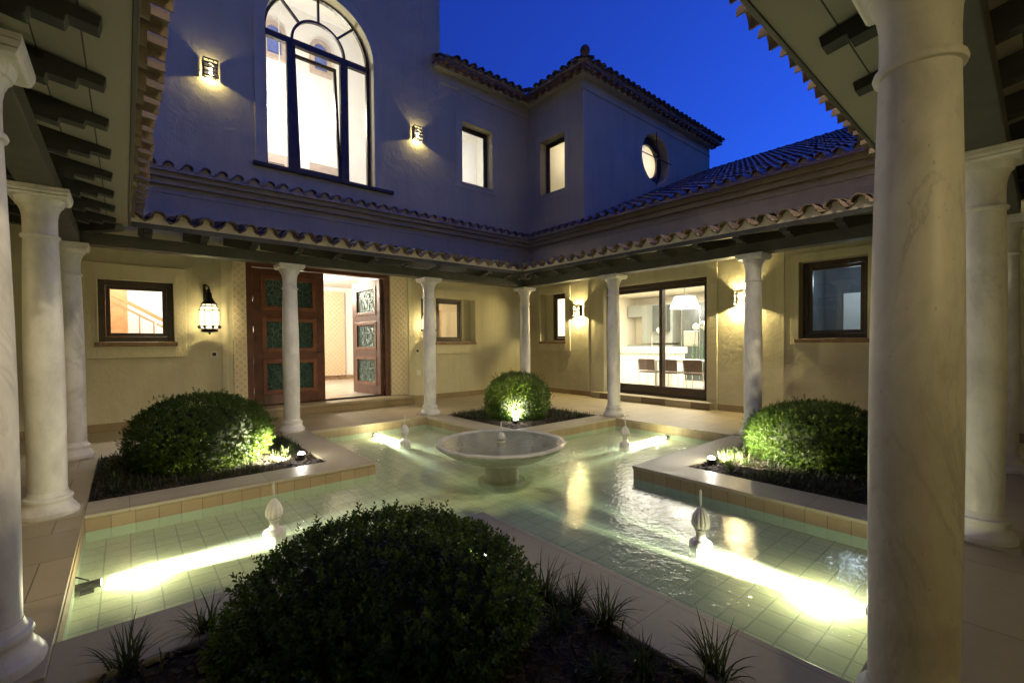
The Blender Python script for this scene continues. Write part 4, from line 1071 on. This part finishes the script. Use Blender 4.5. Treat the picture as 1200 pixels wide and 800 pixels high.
# ------------------------------------------------------------------ bushes
def np_mesh(name, verts, quads, mat, parent):
    me = bpy.data.meshes.new(name); nv, nq = len(verts), len(quads)
    me.vertices.add(nv); me.vertices.foreach_set('co', verts.astype(np.float32).ravel())
    k = quads.shape[1]
    me.loops.add(nq*k); me.loops.foreach_set('vertex_index', quads.astype(np.int32).ravel())
    me.polygons.add(nq); me.polygons.foreach_set('loop_start', np.arange(0, nq*k, k, dtype=np.int32)); me.polygons.foreach_set('loop_total', np.full(nq, k, dtype=np.int32))
    me.update(calc_edges=True); me.validate()
    me.materials.append(M[mat])
    o = bpy.data.objects.new(name, me); COL.objects.link(o); WLOC[o.name] = Vector((0, 0, 0)); o.parent = parent
    return o
def norm(a): return a/np.maximum(1e-9, np.linalg.norm(a, axis=-1, keepdims=True))
def bush(key, label, nspr, lsize, seed):
    cx, cy, r, h = BUSH[key]; g = np.random.default_rng(seed)
    b = thing('boxwood_bush', label, 'bush', (cx, cy, 0), 0, 'clipped boxwood bushes in the planting beds')
    zc = h*.38; rz = h-zc
    d = norm(g.normal(size=(nspr*2, 3))); d = d[d[:, 2] > -.75][:nspr]; n = len(d)
    # lumpy surface
    ph = g.uniform(0, 6.28, (6, 3)); fr = g.normal(size=(6, 3))*3.2
    lump = sum(np.sin(d@fr[i]+ph[i, 0]) for i in range(6))/6
    sc_ = 1+.05*lump+g.normal(0, .028, n)
    depth = np.where(g.random(n) < .3, g.uniform(.78, .95, n), 1.0)
    P = d*np.array([r, r, rz])*(sc_*depth)[:, None]+np.array([0, 0, zc])
    stray = g.random(n) < .045; P[stray] *= g.uniform(1.03, 1.1, (stray.sum(), 1))
    P[:, 2] = np.maximum(P[:, 2], .02)
    N = norm(d/np.array([r, r, rz])); A = norm(N+.45*np.array([0, 0, 1])+g.normal(0, .35, (n, 3)))
    nodes = 6; sl_ = g.uniform(1.8, 3.2, n)*lsize
    side = norm(np.cross(A, g.normal(size=(n, 3)))); side2 = np.cross(A, side)
    vs = []; 
    for k in range(nodes):
        t = (k-2.5)/nodes
        for s in (0, 1):
            ang = k*PI/2+s*PI+g.normal(0, .25, n)
            rad = side*np.cos(ang)[:, None]+side2*np.sin(ang)[:, None]
            up = .35+.65*k/nodes
            L = norm(rad*(1.15-up*.6)[..., None] if False else rad*(1.15-up*.6)+A*up+g.normal(0, .15, (n, 3)))
            W = norm(np.cross(L, A)+g.normal(0, .15, (n, 3))); T = np.cross(W, L)
            base = P+A*(t*sl_)[:, None]+L*.002
            l = (lsize*g.uniform(.75, 1.2, n)*(1-.35*k/nodes))[:, None]; w = l*.3
            tip = base+L*l-T*l*.08
            mid = base+L*l*.52
            vs.append(np.stack([base, mid-W*w+T*w*.35, tip, mid+W*w+T*w*.35, base+L*l*.27-W*w*.72+T*w*.2, base+L*l*.8-W*w*.7+T*w*.2, base+L*l*.8+W*w*.7+T*w*.2, base+L*l*.27+W*w*.72+T*w*.2], 1))
    Vv = np.concatenate(vs, 0); m = len(Vv)
    # outline quads folded along the midrib: base,4,1,5,tip / base,7,3,6,tip plus midrib
    idx = np.arange(m)[:, None]*8
    q1 = idx+np.array([[0, 4, 1, 5]]); q2 = idx+np.array([[0, 5, 2, 6]]); q3 = idx+np.array([[0, 6, 3, 7]])
    np_mesh('foliage', Vv.reshape(-1, 3), np.concatenate([q1, q2, q3], 0), 'box_leaf', b)
    # dark core added to block light through the foliage
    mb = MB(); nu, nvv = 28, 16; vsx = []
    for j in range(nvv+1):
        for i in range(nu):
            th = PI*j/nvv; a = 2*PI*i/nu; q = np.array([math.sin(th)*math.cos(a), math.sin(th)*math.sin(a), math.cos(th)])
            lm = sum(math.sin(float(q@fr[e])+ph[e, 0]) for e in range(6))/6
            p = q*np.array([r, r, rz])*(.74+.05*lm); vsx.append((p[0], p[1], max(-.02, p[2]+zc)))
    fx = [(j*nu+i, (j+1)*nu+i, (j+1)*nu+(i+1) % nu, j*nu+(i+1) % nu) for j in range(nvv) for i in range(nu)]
    mb.add(vsx, fx).build('light_block_core', 'bush_light_block', b, local=True, smooth='all')
    MB().tube([(0, 0, -.05), (.01, 0, .2)], .03, 8).build('stem', 'stair_wood', b, local=True)
bush('near', 'big dark clipped boxwood bush filling the foreground', 3300, .026, 1)
bush('left', 'clipped boxwood bush lit on its right side, left of the pool', 6000, .02, 2)
bush('far', 'small round boxwood bush lit in front, behind the fountain bowl', 4000, .022, 3)
bush('right', 'clipped boxwood bush at the right, below the dark window', 6000, .02, 4)

# ------------------------------------------------------------------ grasses
def tuft_mesh(seed, nb, lmin, lmax, spread):
    g = random.Random(seed); mb = MB()
    for _ in range(nb):
        a = g.uniform(0, 6.28); L = g.uniform(lmin, lmax); lean = g.uniform(.15, 1.0)*spread; w = g.uniform(.003, .0058)
        bx, by = g.gauss(0, .02), g.gauss(0, .02); dirv = Vector((math.cos(a), math.sin(a), 0)); sd = Vector((-math.sin(a), math.cos(a), 0))
        vs = []; K = 6
        pos = Vector((bx, by, -.03)); el = PI/2-.15*lean
        for k in range(K+1):
            ww = w*(1-(k/K)**2)+.0004
            vs += [pos-sd*ww, pos+Vector((0, 0, -ww*.5)), pos+sd*ww]
            el -= lean*1.5/K; pos = pos+(dirv*math.cos(el)+Vector((0, 0, math.sin(el))))*(L/K)
        fs = []
        for k in range(K):
            for s in (0, 1): fs.append((3*k+s, 3*k+s+1, 3*k+s+4, 3*k+s+3))
        mb.add(vs, fs)
    return mb
protos = []
for i, (nb, a, b, sprd) in enumerate(((75, .14, .34, 1.5), (62, .12, .31, 1.7), (85, .11, .27, 1.3))):
    protos.append(tuft_mesh(20+i, nb, a, b, sprd))
grass_first = [None]*3
def tuft(x, y, label, group, sc_=1.0):
    i = rnd.randrange(3)
    if grass_first[i] is None:
        o = protos[i].build('grass_tuft', 'grass_leaf'); grass_first[i] = o
    else:
        o = grass_first[i].copy(); COL.objects.link(o)
    o.location = (x, y, -.02); o.rotation_euler = (0, 0, rnd.uniform(0, 6.28)); o.scale = (sc_,)*3
    tag(o, label, 'grass tuft', group)
G = 'grass tufts in the planting beds'
for x, y, lab in ((.28, 2.66, 'strappy grass tuft at the left of the near bush, next to its foliage'), (-.02, 2.58, 'strappy grass tuft in the bottom left corner near the pool end'),
                  (1.74, 1.78, 'spiky grass tuft just right of the big near bush'), (1.8, 1.42, 'spiky grass tuft second to the right of the near bush'),
                  (1.86, .88, 'spiky grass tuft at the bottom edge, right of the centre')):
    tuft(x, y, lab, G, rnd.uniform(.85, 1.1))
for x, y in ((1.62, 1.55), (1.5, 1.2), (1.66, 1.1), (1.45, 1.7), (1.3, .95), (1.78, 1.6)): tuft(x, y, 'dark grass tuft in the shade right of the near bush', G+' right of the near bush', rnd.uniform(.7, 1.0))
for x, y in ((1.35, 6.05), (1.5, 6.2), (1.62, 6.35), (1.68, 6.6), (1.72, 6.9), (1.6, 7.05)): tuft(x, y, 'short grass tuft between the left bush and its spotlight', G+' beside the left bush', rnd.uniform(.6, .85))
for x, y in ((-.1, 6.2), (-.15, 6.7), (-.05, 7.2), (.3, 7.5), (-.12, 5.8), (.9, 7.5)): tuft(x, y, 'dark grass tuft behind the left bush at the back of its bed', G+' behind the left bush', rnd.uniform(.7, 1.0))
for x, y in ((5.2, 2.35), (5.3, 2.44), (5.42, 2.33), (5.5, 2.48), (5.35, 2.2)): tuft(x, y, 'brightly lit grass tuft in front of the right bush spotlight', G+' lit beside the right bush', rnd.uniform(.75, .95))
for x, y in ((5.7, 2.52), (5.95, 2.55), (6.1, 2.52), (6.3, 2.54), (5.0, 2.2)): tuft(x, y, 'dark grass tuft at the foot of the right bush', G+' dark beside the right bush', rnd.uniform(.7, .9))
for x, y in ((4.95, 7.35), (5.3, 7.45), (4.85, 7.0), (5.7, 7.5), (6.1, 7.45), (6.5, 7.3), (6.55, 6.7), (6.6, 6.2), (6.5, 5.75), (4.95, 6.5)):
    tuft(x, y, 'small dark grass tuft around the far round bush', G+' around the far bush', rnd.uniform(.55, .75))
# low ground cover: a mass of short blades in each bed
def cover(sx, sy, n, label, seed, edge=True):
    g = random.Random(seed); mb = MB(); i0, i1 = HI+.46, H3-.04
    for _ in range(n):
        x, y = g.uniform(i0, i1), g.uniform(i0, i1)
        px, py = CX+sx*x, CY+sy*y
        if any((px-b[0])**2+(py-b[1])**2 < (b[2]*.8)**2 for b in BUSH.values()) or any((px-b[0])**2+(py-b[1])**2 < .3 for b in SPOTS.values()): continue
        a = g.uniform(0, 6.28); L = g.uniform(.05, .13); w = .004; d = Vector((math.cos(a), math.sin(a), 0)); s = Vector((-d.y, d.x, 0))*w
        p = Vector((px, py, -.02)); q = p+d*L*.3+Vector((0, 0, L*.7)); r = q+d*L*.5+Vector((0, 0, L*.1))
        mb.add([p-s, p+s, q+s*.8, q-s*.8, r], [(0, 1, 2, 3), (3, 2, 4)])
    tag(mb.build('ground_cover', 'cover_leaf'), label, 'ground cover', kind='stuff')
cover(-1, 1, 5200, 'dark low ground cover around the left bush', 41)
cover(1, 1, 2600, 'dark low ground cover around the far round bush', 42)
cover(1, -1, 3600, 'dark low ground cover around the right bush', 43)
cover(-1, -1, 900, 'dark low ground cover around the big near bush', 44)

# ------------------------------------------------------------------ room lights and spill
def area(loc, p, col, sx, sy, rot=(0, 0, 0)): return lamp('room_light', 'AREA', loc, p, col, rot=rot, sx=sx, sy=sy)
DAYW = (1, .9, .7)
lamp('room_light', 'POINT', (3.1, 12.4, 7.6), 330, (1, .93, .79), .25)
lamp('room_light', 'POINT', (7.6, 11.4, 6.9), 70, (1, .94, .8), .15)
lamp('room_light', 'POINT', (10.8, 9.1, 7.2), 24, (1, .93, .76), .15)
lamp('room_light', 'POINT', (12.6, 9.6, 7.4), 80, (1, .95, .82), .15)
lamp('room_light', 'POINT', (.4, 11.2, 3.2), 260, (1, .9, .76), .12)
lamp('room_light', 'POINT', (3.6, 13.4, 3.0), 520, (1, .86, .68), .2)
lamp('room_light', 'POINT', (7.6, 11.2, 2.9), 60, (1, .8, .5), .12)
area((12.0, 6.3, 2.97), 480, (1, .95, .78), 3.5, 4.5)
lamp('room_light', 'POINT', (11.3, 6.2, 2.35), 60, (1, .95, .8), .1)
lamp('room_light', 'POINT', (10.6, 8.75, 2.6), 60, (1, .93, .78), .1)
lamp('room_light', 'POINT', (10.8, 2.4, 2.6), 25, (.7, .9, 1), .1)
# assumed wall lamps, none in view, added to the galleries behind and beside the viewer
sconce((.9, -1.8, 2.24), R(180), 'assumed lit grid sconce, out of view on the gallery wall behind the viewer', 90)  # unseen lamp, assumed for the warm light on the near column
sconce((-2.6, 4.3, 2.24), R(90), 'assumed lit grid sconce, out of view on the gallery wall at the far left', 65)  # unseen lamp, assumed for the warm light on the left columns

# added sconces and fill spots on the unseen upper wall, brightening the court
for x, lb in ((1.9, 'added grid sconce high on the unseen wall behind the viewer, at its left'), (5.3, 'added grid sconce high on the unseen wall behind the viewer, at its right')):
    sconce((x, -1.8, 6.4), R(180), lb, 20)
    lamp('court_fill_spot', 'SPOT', (x, -1.55, 6.2), 740, (1, .84, .52), .06, rot=(R(14), 0, 0), spot=114, blend=.2)
# ------------------------------------------------------------------ dusk sky
Wd = bpy.data.worlds.new('World'); S.world = Wd; Wd.use_nodes = True
nt = Wd.node_tree; nt.nodes.clear()
out = nt.nodes.new('ShaderNodeOutputWorld'); bg = nt.nodes.new('ShaderNodeBackground'); sky = nt.nodes.new('ShaderNodeTexSky')
sky.sky_type = 'NISHITA'; sky.sun_disc = False; sky.sun_elevation = R(-2.5); sky.sun_rotation = R(112); sky.ozone_density = 8; sky.air_density = 1.5; sky.dust_density = .2
mul = nt.nodes.new('ShaderNodeMix'); mul.data_type = 'RGBA'; mul.blend_type = 'MULTIPLY'; mul.inputs[0].default_value = 1; mul.inputs[7].default_value = (1.45, 4.2, 4.8, 1)
nt.links.new(sky.outputs[0], mul.inputs[6]); nt.links.new(mul.outputs[2], bg.inputs[0]); bg.inputs[1].default_value = 1.56
nt.links.new(bg.outputs[0], out.inputs[0])

# ------------------------------------------------------------------ camera and render settings
cam = bpy.data.cameras.new('Camera'); co = bpy.data.objects.new('Camera', cam); COL.objects.link(co)
m = [0.7612082793995146, -0.6484610885203907, -0.00775706443059959, 0.01993260585057646, 0.011439158142865728, 0.9997358835637481, 0.6482010850018965, 0.7611618502893669, -0.021633101174622485]
co.matrix_world = Matrix(((m[0], m[3], -m[6], 0), (m[1], m[4], -m[7], 0), (m[2], m[5], -m[8], 1.4), (0, 0, 0, 1)))
cam.sensor_width = 36; cam.lens = 531.708/1200*36; cam.shift_y = 13.384/1200; cam.clip_start = .02; cam.clip_end = 1000
S.camera = co
S.view_settings.view_transform = 'Standard'; S.view_settings.look = 'None'; S.view_settings.exposure = 0; S.view_settings.gamma = 1
S.cycles.use_denoising = True; S.cycles.max_bounces = 8; S.cycles.diffuse_bounces = 4; S.cycles.glossy_bounces = 4; S.cycles.transmission_bounces = 4; S.cycles.transparent_max_bounces = 16
S.cycles.caustics_reflective = False; S.cycles.caustics_refractive = False; S.cycles.sample_clamp_indirect = 3; S.cycles.use_light_tree = True
S.cycles.use_adaptive_sampling = True; S.cycles.adaptive_threshold = .02
